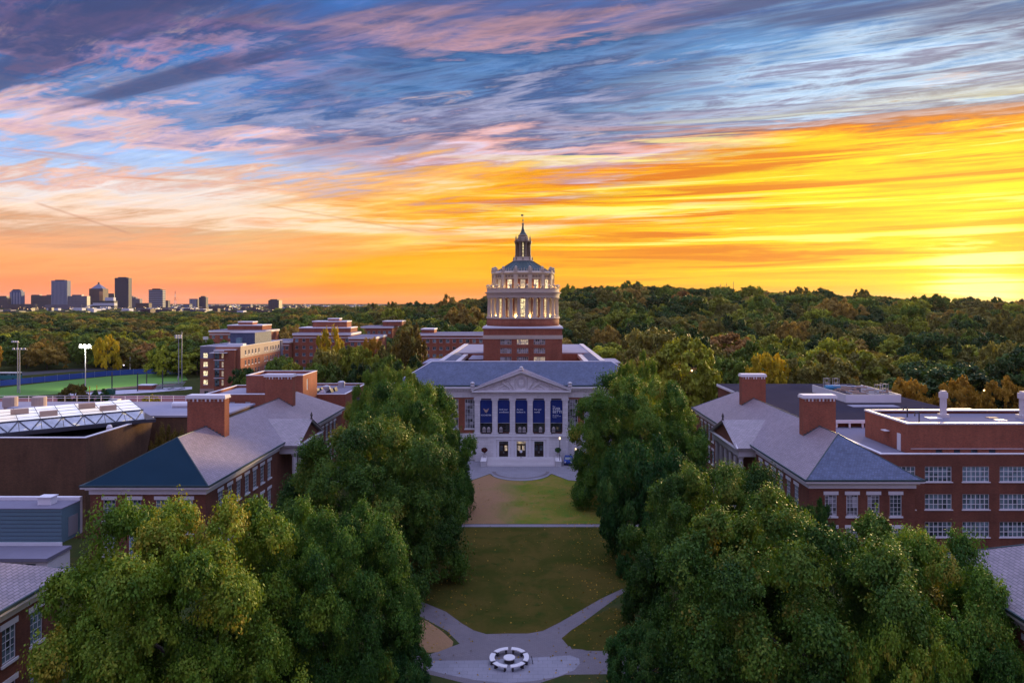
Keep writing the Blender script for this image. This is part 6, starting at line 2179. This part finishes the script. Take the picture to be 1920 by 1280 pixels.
tower_b('pale tower with dark horizontal window bands', 279, 305, 543, S3 - 100, 'sk_pale', 24, cap=5, bands=11)
tower_b('small dark block with a dome right of the banded tower', 308, 315, 563, S3 + 300, 'sk_navy', cat='office block', name='office_block')
tower_b('white and blue building standing alone in front of the skyline', 344, 355, 570, 2500, 'sk_steel', cat='office block', name='office_block', bands=3)
tower_b('low white warehouse next to the white and blue building', 356, 378, 577, 2500, 'sk_white', cat='warehouse', name='warehouse')
tower_b('reddish apartment tower, left one of the pair past the radio mast', 355, 369, 560, 3000, 'sk_mid', cat='apartment tower', name='apartment_tower', fins=4)
tower_b('dark apartment tower, right one of the pair past the radio mast', 373, 386, 557, 3000, 'sk_navy', cat='apartment tower', name='apartment_tower', cap=5)
tower_b('lone apartment block on the horizon above the stepped dormitory', 503, 523, 563, 2300, 'sk_grid_dark', 30, cap=4, cat='apartment block', name='apartment_block', setback=((.1, .6, 3),))
tower_b('long low block under the pale ribbed tower', 84, 152, 571, 2700, 'sk_mid', cat='warehouse', name='warehouse')
tower_b('long low purple-grey block at the left end of the skyline', 5, 62, 570, 2750, 'sk_grid_dark', cat='warehouse', name='warehouse')
tower_b('dark low block below the pair of apartment towers', 392, 430, 573, 2600, 'sk_grid_dark', cat='warehouse', name='warehouse')
tower_b('small horizon block left of the library trees', 452, 470, 570, 3300, 'sk_mid', cat='warehouse', name='warehouse')
# extra masts and the arch bridge
x, Y = (328.5 - 990) * 3000 / 1280, 3000
t = thing('lattice_mast', 'red and white lattice mast between the banded tower and the apartment pair', 'mast', (x, Y, 0))
for k in range(6):
    z0, z1 = 84 / 6 * k, 84 / 6 * (k + 1)
    r0, r1 = 6.5 - 1.0 * k, 5.5 - 1.0 * k
    sg = MB()
    for sx in (-1, 1):
        sg.tube((x + sx * r0, Y, z0), (x + sx * r1, Y, z1), .5, 4).tube((x + sx * r0, Y, z0), (x - sx * r1, Y, z1), .35, 4)
    sg.build('mast_section', 'track_red' if k % 2 else 'sk_white', t)
Y = 2900
x0, x1 = (152 - 990) * Y / 1280, (220 - 990) * Y / 1280
t = thing('arch_bridge', 'white steel arch bridge below the skyline towers', 'bridge', ((x0 + x1) / 2, Y, 0))
for yo in (0, 18):
    p = [(x0 + (x1 - x0) * k / 24, Y + yo, 5 + 21 * (1 - (2 * k / 24 - 1) ** 2)) for k in range(25)]
    MB().path(p, 1.3, 6).build('arch', 'sk_white', t)
    hg = MB()
    for k in range(2, 23, 2):
        hg.tube(p[k], (p[k][0], p[k][1], 5), .4, 4)
    hg.build('hanger', 'sk_white', t)
MB().box(x0 - 60, x1 + 60, Y - 1, Y + 19, 3.6, 5).build('deck', 'sk_mid', t)


def suburbs():
    rg = random.Random(12)
    mbs = {m_: MB() for m_ in ('sk_white', 'sk_mid', 'sk_brown', 'sk_grid_dark')}
    for _ in range(900):
        y = 1700 * (4.5 ** rg.random())
        u = rg.choice((rg.uniform(-60, 480), rg.uniform(240, 900), rg.uniform(240, 900)))
        x = (u - 990) * y / 1280
        w, d, h = rg.uniform(9, 40), rg.uniform(9, 24), rg.uniform(5, 17)
        mbs[rg.choice(list(mbs))].box(x, x + w, y, y + d, 0, h)
    for m_, mb in mbs.items():
        tag(mb.build('suburb_houses', m_), kind='stuff')
    lt = MB()
    for _ in range(150):
        y = 1600 * (3.0 ** rg.random())
        x = (rg.uniform(0, 900) - 990) * y / 1280
        lt.box(x - .5, x + .5, y, y + .5, 15.5, 16.4)
    tag(lt.build('town_lights', 'lamp_warm'), kind='stuff')


suburbs()


# ------------------------------------------------------------------ morning air
def haze(density=0.00006):
    m = bpy.data.materials.new('morning_air')
    m.use_nodes = True
    nt = m.node_tree
    nt.nodes.clear()
    pv = nt.nodes.new('ShaderNodeVolumePrincipled')
    pv.inputs['Color'].default_value = (.80, .78, .86, 1)
    pv.inputs['Density'].default_value = density
    pv.inputs['Anisotropy'].default_value = 0.3
    o = nt.nodes.new('ShaderNodeOutputMaterial')
    nt.links.new(pv.outputs[0], o.inputs['Volume'])
    ob = MB().box(-17300, 17300, -450, 16050, -1.2, 175).build('haze', m)
    tag(ob, kind='stuff')
    m.cycles.homogeneous_volume = True if hasattr(m.cycles, 'homogeneous_volume') else None


if HAZE:
    haze(HAZE)
